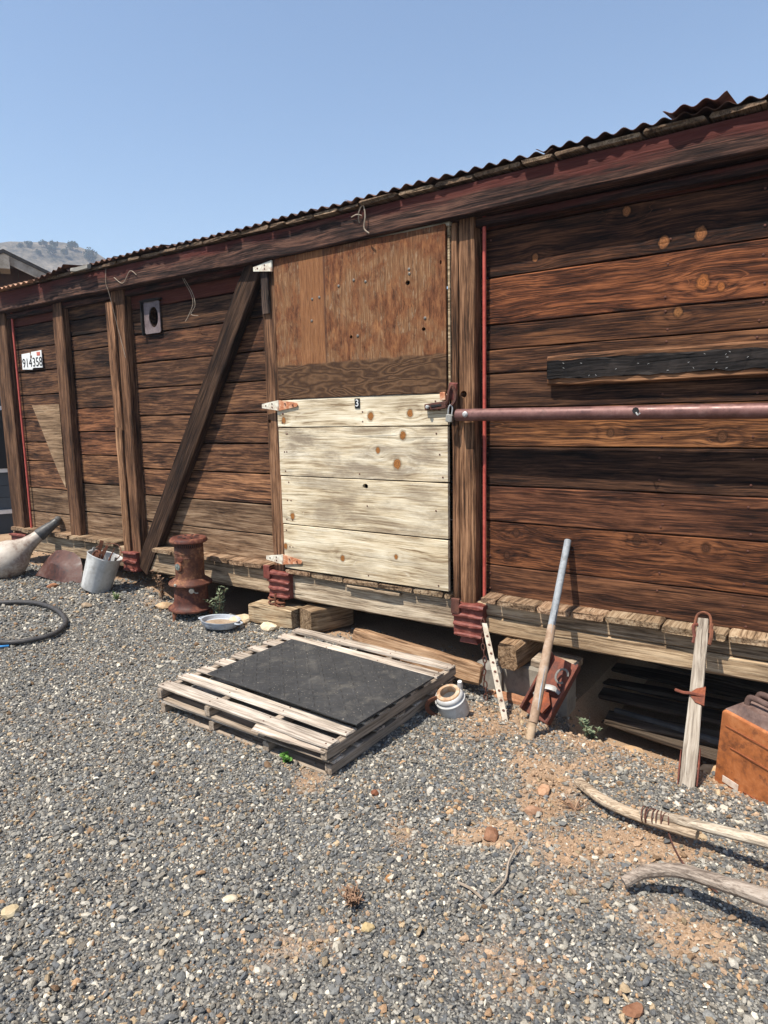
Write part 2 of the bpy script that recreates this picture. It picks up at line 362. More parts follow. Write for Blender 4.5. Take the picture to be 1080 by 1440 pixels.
vc = s.vor(tc, 105, out='Color'); vd = s.vor(tc, 105)
g1 = s.noise(tc, 2.3, 5, .6); g2 = s.noise(tc, 150, 3, .6)
stone_c = s.ramp(s.m('MULTIPLY', s.v('DOT_PRODUCT', vc, (.33, .33, .33)), 1.0), [(.25, (.06, .06, .059)), (.42, (.12, .118, .113)), (.58, (.21, .20, .18)), (.75, (.36, .335, .285))])
soil = s.ramp(s.m('ADD', s.m('MULTIPLY', g2, .6), s.m('MULTIPLY', g1, .4)), [(.3, (.17, .105, .062)), (.5, (.31, .205, .13)), (.7, (.44, .32, .215))])
grit = s.ramp(g2, [(.3, (.07, .067, .063)), (.6, (.16, .15, .135))])
base = s.mix(s.sm(vd, .35, .7), stone_c, grit)
col = s.mix(s.sm(s.m('ADD', da, s.m('MULTIPLY', s.m('SUBTRACT', g2, .5), .5)), .25, .6), base, soil)
s.bump(s.m('ADD', s.m('MULTIPLY', s.m('MULTIPLY', vd, s.sm(da, .5, .15)), -1.0), s.m('MULTIPLY', s.noise(tc, 70, 5, .65), .8)), 1.0, .012)
GROUND = s.done(col, .95, 0, .15)
o = obj('ground', me, GROUND, smooth=True); tag(o, None, None, kind='structure')

# loose crushed stone lying on it: real stones, each with its own colour
rng = np.random.default_rng(5)
bm = bmesh.new(); bmesh.ops.create_icosphere(bm, subdivisions=1, radius=1.0); bm.verts.ensure_lookup_table()
IV = np.array([v.co[:] for v in bm.verts]); IF = np.array([[v.index for v in f.verts] for f in bm.faces]); bm.free()
def inside(x, y, m):
    lo = np.where(x < -1.7, -2.8 + (-1.7-x)*.485, -2.8 + (x+1.7)*.62)
    return (y > lo - m) & (x > -8.4) & (x < .55) & (y < .75)
def field(step, x0, x1, y0, y1):
    X, Y = np.meshgrid(np.arange(x0, x1, step), np.arange(y0, y1, step)); X = X.ravel(); Y = Y.ravel()
    X = X + rng.uniform(-.6, .6, X.size)*step; Y = Y + rng.uniform(-.6, .6, X.size)*step; return X, Y
def stones(name, X, Y, rad, sink, soil):
    n = X.size; d = dirt(X, Y)
    seat = ground_z(X, Y)
    q = rng.normal(size=(n, 4)); q /= np.linalg.norm(q, axis=1, keepdims=True); w, a, b, c = q.T
    M = np.stack([1-2*(b*b+c*c), 2*(a*b-c*w), 2*(a*c+b*w), 2*(a*b+c*w), 1-2*(a*a+c*c), 2*(b*c-a*w), 2*(a*c-b*w), 2*(b*c+a*w), 1-2*(a*a+b*b)], -1).reshape(n, 3, 3)
    shp = IV[None]*rng.uniform(.62, 1.12, (n, 12, 1))*np.stack([rng.uniform(.9, 1.45, n), rng.uniform(.75, 1.1, n), rng.uniform(.45, .8, n)], -1)[:, None]
    P = np.einsum('nij,nvj->nvi', M, shp)
    P[:, :, 2] *= .8
    P = P*rad[:, None, None]
    P[:, :, 0] += X[:, None]; P[:, :, 1] += Y[:, None]; P[:, :, 2] += (seat + rad*sink)[:, None]
    pal = np.array([[.105, .108, .112], [.065, .067, .072], [.155, .152, .146], [.085, .09, .10], [.215, .205, .19], [.33, .31, .275], [.22, .17, .115], [.155, .10, .062], [.23, .15, .09], [.12, .11, .098], [.42, .40, .36]])
    wt = np.array([.20, .10, .21, .11, .17, .08, .07, .035, .007, .11, .009])
    ix = rng.choice(len(pal), n, p=wt/wt.sum())
    ix2 = rng.choice([6, 7, 8, 4, 2], n); ix = np.where(rng.uniform(size=n) < d*.55, ix2, ix)
    C = pal[ix]*rng.uniform(.85, 1.8, (n, 1))*np.array([1.03, 1.0, .92])
    C = np.where(soil[:, None], np.array([.33, .225, .145])*rng.uniform(.6, 1.35, (n, 1)), C)
    me = bpy.data.meshes.new(name); me.vertices.add(n*12); me.loops.add(n*60); me.polygons.add(n*20)
    me.vertices.foreach_set('co', P.reshape(-1).astype(np.float32))
    F = (IF[None] + (np.arange(n)*12)[:, None, None]).reshape(-1)
    me.loops.foreach_set('vertex_index', F.astype(np.int32))
    me.polygons.foreach_set('loop_start', np.arange(0, n*60, 3, dtype=np.int32))
    me.polygons.foreach_set('use_smooth', np.zeros(n*20, dtype=bool))
    me.update(calc_edges=True)
    ca = me.color_attributes.new('tone', 'FLOAT_COLOR', 'POINT')
    ca.data.foreach_set('color', np.repeat(np.concatenate([C, np.ones((n, 1))], 1), 12, 0).reshape(-1).astype(np.float32))
    return me
s = N('crushed_stone'); tc = s.n('ShaderNodeNewGeometry').outputs['Position']
cc = s.n('ShaderNodeVertexColor', layer_name='tone').outputs['Color']
k = s.noise(tc, 260, 3, .6)
CRUSHED = s.done(s.mix(1.0, cc, s.ramp(k, [(.3, (.72, .72, .72)), (.7, (1.25, 1.22, 1.18))]), 'MULTIPLY'), .8, 0, .3)
X1, Y1 = field(.0138, -4.6, .55, -3.6, .3); k = inside(X1, Y1, .3); X1, Y1 = X1[k], Y1[k]
k = rng.uniform(size=X1.size) > dirt(X1, Y1)*.92; X1, Y1 = X1[k], Y1[k]
X2, Y2 = field(.023, -8.4, -4.6, -3.0, .4); k = inside(X2, Y2, .3); X2, Y2 = X2[k], Y2[k]
k = rng.uniform(size=X2.size) > dirt(X2, Y2)*.9; X2, Y2 = X2[k], Y2[k]
X3, Y3 = field(.0125, -3.3, .3, -3.2, -.3); k = inside(X3, Y3, .1); X3, Y3 = X3[k], Y3[k]; k = rng.uniform(size=X3.size) > dirt(X3, Y3)*.85; X3, Y3 = X3[k], Y3[k]
X4, Y4 = field(.013, -2.4, .4, -2.6, -.1); k = inside(X4, Y4, .1) & (rng.uniform(size=X4.size) < dirt(X4, Y4)*.8); X4, Y4 = X4[k], Y4[k]
XX = np.concatenate([X1, X2, X3, X4]); YY = np.concatenate([Y1, Y2, Y3, Y4]); SOIL = np.arange(XX.size) >= XX.size-X4.size
rr = np.concatenate([np.clip(rng.lognormal(-4.92, .36, X1.size), .0036, .019), np.clip(rng.lognormal(-4.52, .30, X2.size), .005, .020), rng.uniform(.0026, .0052, X3.size), np.clip(rng.lognormal(-5.3, .5, X4.size), .002, .016)])
o = obj('gravel', stones('gravel', XX, YY, rr, rng.uniform(-.1, .55, XX.size), SOIL), CRUSHED)
tag(o, 'loose grey crushed stone gravel covering the yard', 'gravel', kind='stuff')
print('stones', XX.size)

# ================================================================== HILL, FAR THINGS
HC = (-330*math.sin(R(60.0)), -3.5 + 330*math.cos(R(60.0)))
def hill_z(x, y):
    r2 = ((x-HC[0])**2 + (y-HC[1])**2)
    return 78.3*np.exp(-r2/86.0**2) - 3.0
hx = np.linspace(HC[0]-200, HC[0]+200, 130); hy = np.linspace(HC[1]-200, HC[1]+200, 130)
HX, HY = np.meshgrid(hx, hy, indexing='ij'); HZ = hill_z(HX, HY)
for (i, j), _ in np.ndenumerate(HX):
    HZ[i, j] += 2.4*mnoise.fractal(Vector((HX[i, j]/24, HY[i, j]/24, 0)), 1, 2, 4)*min(1, max(0, HZ[i, j]/15))
ii, jj = np.meshgrid(np.arange(129), np.arange(129), indexing='ij'); b0 = (ii*130+jj).ravel()
me = bpy.data.meshes.new('hill'); me.from_pydata(np.stack([HX, HY, HZ], -1).reshape(-1, 3).tolist(), [], np.stack([b0, b0+130, b0+131, b0+1], -1).tolist())
s = N('dry_hillside'); tc = s.n('ShaderNodeTexCoord').outputs['Object']
a = s.noise(tc, .07, 8, .75); b = s.noise(tc, .45, 6, .75)
col = s.ramp(s.m('ADD', s.m('MULTIPLY', a, .5), s.m('MULTIPLY', b, .5)), [(.40, (.035, .034, .026)), (.5, (.13, .108, .08)), (.60, (.23, .19, .145))])
s.bump(b, .8, 1.5)
tag(obj('hill', me, s.done(col, .95, 0, .1), smooth=True), None, None, kind='structure')

LEAF = N('juniper_foliage'); tc = LEAF.n('ShaderNodeTexCoord').outputs['Object']
LEAFM = LEAF.done(LEAF.ramp(LEAF.noise(tc, 1.6, 3), [(.35, (.016, .026, .014)), (.65, (.045, .06, .032))]), .9, 0, .15)
BARK = metal('bark', (.04, .03, .022), (.09, .065, .045), (.13, .10, .075), 3, .95)
def crown_mesh(w, h, seed, n=420):
    r = random.Random(seed); bm = bmesh.new()
    lobes = [(Vector((r.uniform(-.32, .32)*w, r.uniform(-.32, .32)*w, h*r.uniform(.25, .78))), r.uniform(.2, .34)*w) for _ in range(9)]
    for _ in range(n):
        c, rad = r.choice(lobes); d = Vector((r.gauss(0, 1), r.gauss(0, 1), r.gauss(0, .9))).normalized()
        p = c + d*rad*r.uniform(.55, 1.1); sz = w*r.uniform(.05, .1)
        u = Vector((r.gauss(0, 1), r.gauss(0, 1), r.gauss(0, 1))).normalized(); v = u.orthogonal().normalized()
        vs = [bm.verts.new(p+u*sz), bm.verts.new(p+v*sz*.8), bm.verts.new(p-u*sz), bm.verts.new(p-v*sz*.8+d*sz*.4)]
        bm.faces.new(vs)
    return bm
HTREES = [(-61.93, .2165, 5.0, 'leftmost small juniper on the hazy hilltop, low on the skyline'), (-61.29, .218, 6.5, 'second juniper from the left on the hill skyline'),
          (-60.40, .2213, 6.0, 'tall narrow juniper standing on the hill crest, left of a close neighbour'), (-59.70, .2205, 6.0, 'juniper on the hill crest just right of the narrow tall one'),
          (-58.48, .2192, 8.0, 'wide juniper alone on the right shoulder of the hill skyline'), (-59.88, .2135, 6.5, 'round juniper on the slope below the crest pair'),
          (-59.04, .2125, 6.0, 'faint juniper on the slope right of the round one'), (-57.27, .2075, 10.5, 'largest juniper low on the right flank, just above the tin roof'),
          (-60.73, .2115, 4.5, 'small faint juniper on the slope left of the round one')]
for i, (az, tn, sz, lab) in enumerate(HTREES):
    ds = np.arange(60, 360, .5); xs = ds*math.sin(R(az)); ys = -3.5+ds*math.cos(R(az)); hs = hill_z(xs, ys)-CAMZ
    hit = np.where(hs/ds >= tn)[0]; k = hit[0] if len(hit) else int(np.argmax(hs/ds))
    loc = Vector((xs[k], ys[k], hs[k]+CAMZ-.2))
    t = empty('juniper_tree', loc, lab, 'tree', 'junipers scattered on the far hill')
    sz *= .48
    obj('crown', crown_mesh(sz*.95, sz*1.0, i), LEAFM, t, loc)
    obj('trunk', tube([(0, 0, -.6), (sz*.02, 0, sz*.25), (0, sz*.02, sz*.6)], [sz*.04, sz*.03, sz*.01], 6), BARK, t, loc)

# neighbour shed behind the car's far end
def lap_wall(par, x0, x1, z0, z1, y, mat, h, color=(1, 1, 1), maxw=None):
    z = z0
    while z < z1-.01:
        t = min(z+h, z1)
        o = obj('siding_board', prism([(x0, z), (x1, z), (x1, t+.012), (x0, t+.012)], -.012, .012), mat, par, (0, y, 0), (R(-3), 0, 0), color, world=False); z = t
        o.location = (0, y + (z-h)*0.0, 0)
        o.rotation_euler = (0, 0, 0)
BROWN = metal('brown_siding', (.05, .026, .018), (.09, .047, .033), (.13, .075, .055), 4, .9)
SHING = metal('dark_roof', (.02, .018, .017), (.04, .037, .035), (.07, .065, .06), 6, .9)
TRIM = metal('weathered_trim', (.22, .18, .14), (.36, .31, .25), (.45, .40, .34), 6, .8)
d14 = Vector((math.sin(R(-63.0)), math.cos(R(-63.0)), 0)); base = Vector((0, -3.5, 0)) + d14*14.5
base.z = float(ground_z(base.x, base.y))
shed = empty('shed', base, 'brown shed with dark pitched roof and pale rake boards rising behind the boxcar', 'shed', rot=(0, 0, R(62.6)))
pk = CAMZ + 14.5*.2010; sl = math.tan(R(25)); hw = 2.9; eh = pk - hw*sl
for i in range(13):
    x0 = -hw+.2+i*(2*hw-.4)/13; x1 = x0+(2*hw-.4)/13-.012
    zt = min(pk - abs(x0)*sl, pk-abs(x1)*sl) - .14
    zt0, zt1 = pk-abs(x0)*sl-.14, pk-abs(x1)*sl-.14
    obj('siding_board', prism([(x0, -.3), (x1, -.3), (x1, zt1), (x0, zt0)], -.02, .02), BROWN, shed, (0, 0, 0), world=False, color=(rnd.uniform(.8, 1.15),)*3)
for sgn in (-1, 1):
    rf = obj('roof', prism([(0, pk), (sgn*(hw+.35), pk-(hw+.35)*sl), (sgn*(hw+.35), pk-(hw+.35)*sl-.06), (0, pk-.06)], -.45, 5.0), SHING, shed, (0, 0, 0), world=False)
    obj('rake_board', prism([(0, pk-.065), (sgn*(hw+.33), pk-(hw+.33)*sl-.065), (sgn*(hw+.33), pk-(hw+.33)*sl-.22), (0, pk-.22)], -.43, -.39), TRIM, shed, (0, 0, 0), world=False)
    obj('side_wall', prism([(sgn*(hw-.1), -.3), (sgn*(hw-.14), -.3), (sgn*(hw-.14), eh-.1), (sgn*(hw-.1), eh-.1)], .03, 4.8), BROWN, shed, (0, 0, 0), world=False)
obj('ridge_beam', beam(.5, .16, .22, 3), TRIM, shed, (0, -.3, pk-.24), (0, 0, PI/2), world=False)
# slate grey outbuilding beside the car's far end
SLATE = metal('slate_siding', (.045, .058, .07), (.06, .076, .092), (.075, .09, .105), 5, .7, bump=.1)
d2 = Vector((math.sin(R(-67.5)), math.cos(R(-67.5)), 0)); base = Vector((0, -3.5, 0)) + d2*10.2
ob = empty('outbuilding', base, 'slate grey clapboard outbuilding with white trim at the left edge', 'building', rot=(0, 0, R(64)))
obj('core_wall', prism([(-1.6, -.3), (1.2, -.3), (1.2, 2.75), (-1.6, 2.75)], .03, 1.8), SLATE, ob, (0, 0, 0), world=False)
for i in range(15):
    z0 = .42+i*.155
    obj('siding_board', prism([(-1.6, z0), (1.2, z0), (1.2, z0+.15), (-1.6, z0+.15)], -.004, .03), SLATE, ob, (0, 0, 0), (0, 0, 0), (rnd.uniform(.9, 1.1),)*3, world=False)
obj('base_trim', prism([(-1.62, .36), (1.22, .36), (1.22, .412), (-1.62, .412)], -.03, .03), WHITEP, ob, (0, 0, 0), world=False)
obj('foundation', prism([(-1.6, -.4), (1.2, -.4), (1.2, .355), (-1.6, .355)], -.01, .03), SLATE, ob, (0, 0, 0), color=(.6, .6, .62), world=False)
w = obj('window', prism([(.1, .9), (.75, .9), (.75, 1.75), (.1, 1.75)], -.035, -.006), WHITEP, ob, (0, 0, 0), world=False)
obj('pane', prism([(.15, .95), (.70, .95), (.70, 1.70), (.15, 1.70)], -.042, -.036), BLACK, w, (0, 0, 0), world=False)
obj('roof', prism([(-1.85, 2.76), (1.45, 2.76), (1.4, 2.86), (-1.8, 2.86)], -.3, 2.1), SHING, ob, (0, 0, 0), world=False)

# ================================================================== BOXCAR
XL, XR = -7.24, 1.7
car = empty('boxcar', (-2.8, 1.3, 0.1), 'old brown wooden railway boxcar off its wheels, with plywood door and rusty tin roof', 'boxcar')
BY = .075                      # face of the wall boards
rows_r = [(2.523, 2.62), (2.268, 2.517), (2.013, 2.262), (1.878, 2.008), (1.747, 1.873), (1.554, 1.742), (1.338, 1.549), (1.113, 1.332), (.905, 1.107), (.645, .899), (.46, .640)]
rows_l = [(2.43, 2.62), (2.228, 2.425), (2.0, 2.223), (1.792, 1.995), (1.566, 1.787), (1.342, 1.561), (1.124, 1.337), (.898, 1.119), (.672, .893), (.455, .667)]
rows_bc = [(2.43, 2.62), (2.294, 2.425), (2.164, 2.289), (1.911, 2.159), (1.649, 1.906), (1.438, 1.644), (1.226, 1.433), (.962, 1.221), (.694, .957), (.45, .689)]
rows_ab = [(2.46, 2.62), (2.243, 2.455), (2.024, 2.238), (1.797, 2.019), (1.572, 1.792), (1.337, 1.567), (1.153, 1.332), (.882, 1.148), (.642, .877), (.42, .637)]
KN_R = {1: [(-1.515, 2.338, .022), (-1.042, 2.487, .024), (-.864, 2.316, .03), (-.701, 2.328, .032)], 2: [(-.683, 2.107, .034), (-.604, 2.078, .02)], 3: [(-.788, 1.985, .024)],
        9: [(-.947, .861, .024), (-1.616, .845, .022), (-1.673, .709, .02), (-.62, .851, .022)], 6: [(-1.094, 1.41, .02), (-.57, 1.39, .024)]}
COL_R = [(.40, .33, .33), (.34, .31, .32), (.84, .66, .58), (.46, .43, .42), (.76, .67, .60), (.47, .43, .41), (.98, .96, .88), (.40, .37, .37), (.72, .57, .53), (.70, .61, .57), (.68, .58, .54)]
RX0, RX1 = -1.835, 1.66
def knotted(tag_, base, cx, cz, kn, **kw):
    return wood('wood_'+tag_, *base, knots=[(x-cx, z-cz, r*.86) for x, z, r in kn], **kw)
DB = ((.010, .0048, .003), (.090, .036, .0175), (.33, .142, .060))
for i, (z0, z1) in enumerate(rows_r):
    m = W_DARK
    if i in KN_R: m = knotted('board_right_%d' % i, DB, (RX0+RX1)/2, (z0+z1)/2, KN_R[i], stain=(.3, .6, .45, .7, .4, .6, .3, .7, .35, .55, .45)[i], wave=(.05, .05, .09, .04, .05, .06, .03, .04, .03, .12, .08)[i], streak=.6, bump=.6, knotcol={1: (.80, .34, .12), 2: (.40, .17, .055), 3: (.50, .22, .075)}.get(i, (.11, .048, .024)))
    d = rnd.uniform(-.004, .004)
    plank('wall_board', car, RX0, RX1, BY+d, BY+.045+d, z0, z1, m, COL_R[i], .52 if i == 0 else .24, seg=14)
def bay(x0, x1, rows, cols, paint):
    for i, (z0, z1) in enumerate(rows):
        d = rnd.uniform(-.004, .004)
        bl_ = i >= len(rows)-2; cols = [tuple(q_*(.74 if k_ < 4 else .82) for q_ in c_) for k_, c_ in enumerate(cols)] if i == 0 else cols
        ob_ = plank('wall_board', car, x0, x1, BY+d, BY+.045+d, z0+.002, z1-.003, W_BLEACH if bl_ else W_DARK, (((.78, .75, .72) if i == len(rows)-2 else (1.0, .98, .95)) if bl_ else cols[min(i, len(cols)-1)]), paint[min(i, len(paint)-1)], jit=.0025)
        if rows is rows_l and i == 1: cut(ob_, [(-4.737-(x0+x1)/2, 2.342-(z0+z1)/2, .06, .082)])
g = lambda k: (k, k*.97, k*.94)
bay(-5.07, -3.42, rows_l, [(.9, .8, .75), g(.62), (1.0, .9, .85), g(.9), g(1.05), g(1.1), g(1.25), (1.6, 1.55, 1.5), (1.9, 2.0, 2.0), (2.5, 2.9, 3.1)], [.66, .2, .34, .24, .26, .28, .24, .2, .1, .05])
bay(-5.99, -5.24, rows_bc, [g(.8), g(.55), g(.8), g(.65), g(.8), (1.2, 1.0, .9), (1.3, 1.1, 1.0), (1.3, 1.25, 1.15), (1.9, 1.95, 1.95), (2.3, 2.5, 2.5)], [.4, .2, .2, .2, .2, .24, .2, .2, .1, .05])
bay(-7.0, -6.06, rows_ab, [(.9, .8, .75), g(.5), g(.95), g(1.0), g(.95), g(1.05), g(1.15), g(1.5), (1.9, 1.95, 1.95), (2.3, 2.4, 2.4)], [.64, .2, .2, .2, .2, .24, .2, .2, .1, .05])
nail_me = bpy.data.meshes.new('nail'); b_ = lathe([(.006, 0), (.006, .002), (.003, .0035)], 6); b_.to_mesh(nail_me); b_.free(); nail_me.materials.append(RUST_D)
for o_ in [c_ for c_ in car.children if c_.name.startswith('wall_board')]:
    hx = o_.dimensions.x/2; hz_ = o_.dimensions.z/2
    for x_ in [-hx+.05, hx-.05]+([-.75, -.35] if hx > 1 else []):
        for z_ in (-hz_*.55, hz_*.55): obj('nail', nail_me, None, o_, (x_+rnd.uniform(-.012, .012), -.0225-.001, z_+rnd.uniform(-.015, .015)), (PI/2, 0, 0), world=False)
# body behind the boards
SHELL = metal('car_inside', (.03, .02, .015), (.05, .035, .025), (.07, .05, .035), 4, .9)
obj('back_wall', beam(XR-XL-.02, .05, 2.3, 4), W_DARK, car, ((XL+XR)/2, 2.62, 1.6))
for x in (XL+.04, XR-.02): obj('end_wall', beam(2.45, .05, 2.3, 4), W_DARK, car, (x, 1.37, 1.6), (0, 0, PI/2))
obj('floor', beam(XR-XL-.1, 2.2, .05, 4), W_DARK, car, ((XL+XR)/2, 1.45, .43))
obj('wall_lining', beam(XR-XL-.2, .02, .45, 4), SHELL, car, ((XL+XR)/2, .16, 2.5))
# eave beam in three lengths following the car's slight sag
BP = [(-7.3, 2.595, 2.775), (-4.9, 2.585, 2.748), (-3.2, 2.568, 2.738), (-1.4, 2.595, 2.750), (1.75, 2.615, 2.765)]
bm = bmesh.new(); rings = []
r_ = random.Random(3)
for i in range(61):
    x = BP[0][0] + (BP[-1][0]-BP[0][0])*i/60
    zb = np.interp(x, [p[0] for p in BP], [p[1] for p in BP]) + r_.uniform(-.0025, .0025); zt = np.interp(x, [p[0] for p in BP], [p[2] for p in BP]) + r_.uniform(-.002, .002)
    f = -.06 + r_.uniform(-.0015, .0015)
    rings.append([bm.verts.new((x+2.8, y, z-2.67)) for y, z in ((f+.006, zb), (f, zb+.008), (f, zt-.006), (f+.006, zt), (.10, zt), (.10, zb))])
for a, b in zip(rings, rings[1:]):
    for k in range(6): bm.faces.new((a[k], b[k], b[(k+1) % 6], a[(k+1) % 6]))
bm.faces.new(rings[0]); bm.faces.new(rings[-1][::-1]); bmesh.ops.recalc_face_normals(bm, faces=bm.faces)
obj('eave_beam', bm, W_BEAM, car, (-2.8, 0, 2.67), color=(1.05, 1, 1), paint=.43)
# thin batten along the foot of the beam, a little proud of the boards
plank('eave_batten', car, XL, XR, .02, .09, 2.535, 2.58, W_BEAM, (.8, .7, .7), .42, seg=14)
# posts
pa = post('post', car, -7.20, -6.97, 0, .13, .40, 2.60, W_POST, (.62, .58, .55), .1)
pb = post('post', car, -6.13, -5.965, .005, .072, .47, 2.585, W_POST, (.72, .66, .62), .2)
pc = post('post', car, -5.215, -5.045, 0, .12, .36, 2.585, W_POST, (.8, .73, .68), .28)
obj('facing_strip', beam(1.05, .022, .10, 7, .004, .004, 4), W_POST, pc, (.50, -.075, .075), (0, 0, R(-.4)), (1.35, 1.25, 1.15), 0, world=False)
obj('facing_strip', beam(1.1, .02, .085, 7, .004, .004, 5), W_POST, pc, (-.55, -.073, .08), (0, 0, 0), (1.25, 1.2, 1.1), 0, world=False)
pd = post('post', car, -3.475, -3.352, 0, .12, .43, 2.57, W_POST, (.95, .88, .82), .1)
obj('block', beam(.28, .02, .07, 4, .004, .003, 8), DARKWOODBOARD, pd, (.87, -.072, .01), (0, 0, 0), (2.2, 1.8, 1.6), 0, world=False)
pe = post('post', car, -1.938, -1.838, 0, .12, .375, 2.595, W_POST, (1.05, .98, .9), .2)
pe2 = post('door_jamb', car, -1.986, -1.943, -.004, .12, .42, 2.575, W_POST, (1.0, .92, .85), .15)
cut(pe, [(1.634-1.485, .02, .02, .02), (1.3-1.485-.3, -.01, .006, .006)])
cut(pd, [(1.782-1.5, .0, .016, .016), (1.537-1.5, .0, .014, .014), (1.2-1.5, .01, .008, .008)])
cut(pa, [(-.35, .0, .014, .014)])
# diagonal brace
between('brace', beam(2.75, .075, .165, 12, .008, .004, 21), W_POST, car, (-5.045, .0325, .255), (-3.545, .0325, 2.56), color=(.27, .26, .26), paint=.16)
# tie rods
for (x, y) in ((-1.800, .045), (-6.915, .045)):
    obj('tie_rod', tube([(0, 0, -1.12), (0, .002, -.3), (0, 0, 1.08)], .0105, 10), RED_ROD, car, (x, y, 1.52), smooth=True)
# sill
plank('sill', car, XL, -3.37, .012, .20, .245, .425, W_GREY, (1.02, .93, .80), 0, jit=.004, bev=.012, seg=14)
plank('sill', car, -3.36, -1.90, .008, .20, .235, .425, W_GREY, (1.15, 1.13, 1.05), 0, jit=.004, bev=.012, seg=10)
plank('sill', car, -1.895, XR, .012, .20, .245, .345, W_GREY, (1.05, .92, .74), 0, jit=.004, bev=.01, seg=14)
plank('sill', car, -1.895, XR, .018, .20, .347, .43, W_GREY, (.95, .86, .74), 0, jit=.003, bev=.01, seg=14)
plank('back_sill', car, XL, XR, 2.45, 2.65, .12, .42, W_GREY, (.6, .55, .5), 0)
# ends of the floor boards showing above the sill
x = XL+.05
while x < XR-.1:
    w = rnd.uniform(.13, .30)
    if -5.5 < x < -5.1: x = -5.03
    if -5.03 < x+w and x < -4.84 and x > -5.1: x = -4.84
    if x < -3.5 < x+w: w = max(.06, -3.5-x)
    if -3.5 <= x < -3.34: x = -3.34
    if x < -1.99 < x+w: w = -1.99-x
    if -1.992 <= x < -1.79: x = -1.785; w = .1
    indoor = -3.35 < x < -2.0
    yf = (-.020 if indoor else -.032) + rnd.uniform(-.007, .006)
    zt = .462 if indoor else .472; th = .038 if indoor else .042
    zt += rnd.uniform(-.003, .004); lz = rnd.uniform(-.006, .006)
    c = rnd.uniform(.65, 1.0); hue = rnd.uniform(.9, 1.0)
    o = obj('floor_board', beam(.34, w-.003, th, 5, .008, .003, rnd.randrange(9999), .005), W_END, car, (x+w/2, yf+.17, zt-th/2+lz*.3), (R(rnd.uniform(-.6, .6)), 0, PI/2), (c, c*hue, c*hue*.95))
    x += w
for (x0, x1, z) in ((-2.78, -2.55, .405), (-2.56, -2.36, .402)):
    plank('splinter', car, x0, x1, -.03, .006, z-.008, z+.008, W_GREY, (1.1, 1.05, .95), jit=.003)
# iron post pockets with their ribs
def pocket(x0, x1, z0, z1, n, yf=-.012):
    p = obj('post_pocket', beam(x1-x0, .10, z1-z0, 3, .012, .002, rnd.randrange(999)), RED_IRON, car, ((x0+x1)/2, yf+.03, (z0+z1)/2))
    w = (x1-x0)
    for i in range(n):
        z = (z0-(z0+z1)/2)+.010+(z1-z0-.016)*i/(n-1); k = 1.08-.14*(n-1-i)/(n-1)
        obj('rib', beam(w*k, .118-.012*(n-1-i)/(n-1), .024+.006*(i % 2), 6, .010, .003, rnd.randrange(999)), RED_IRON, p, (0, -.008, z), (R(rnd.uniform(-3, 3)), R(rnd.uniform(-1.5, 1.5)), 0), world=False)
    return p
p = pocket(-1.968, -1.775, .215, .405, 4); obj('lug', beam(.055, .022, .095, 3, .004, .001), RUST_D, p, (-.075, -.058, .085), world=False)
obj('foot', prism([(-.06, -.03), (.06, -.03), (.045, .02), (-.045, .02)], -.04, .05), RED_IRON, p, (0, 0, -.105), world=False)
p = pocket(-3.50, -3.30, .24, .425, 4); obj('lug', beam(.06, .022, .10, 3, .004, .001), RED_IRON, p, (-.10, -.058, .09), world=False)
p = pocket(-5.27, -5.075, .235, .40, 3); p = pocket(-7.2, -6.90, .29, .40, 2)
obj('wood_block', beam(.28, .14, .22, 4, .02, .008, 5), W_END, p, (-.08, .12, -.02), world=False)
# springs and hanging bolt below the door post
def coil(x, y, z, r, h, turns, wire):
    pts = [(r*math.cos(t*.5), r*math.sin(t*.5), -h*t/(turns*4*PI)) for t in range(int(turns*4*PI)+1)]
    return obj('coil_spring', tube(pts, wire, 6), RUST, car, (x, y, z), smooth=True)
coil(-3.475, -.02, .25, .028, .13, 4, .009); coil(-3.385, -.03, .235, .028, .11, 4, .009)
obj('hanging_bolt', lathe([(.008, 0), (.008, -.17), (.03, -.172), (.036, -.19), (.02, -.2)], 10), RUST, car, (-3.425, -.045, .27), smooth=True)
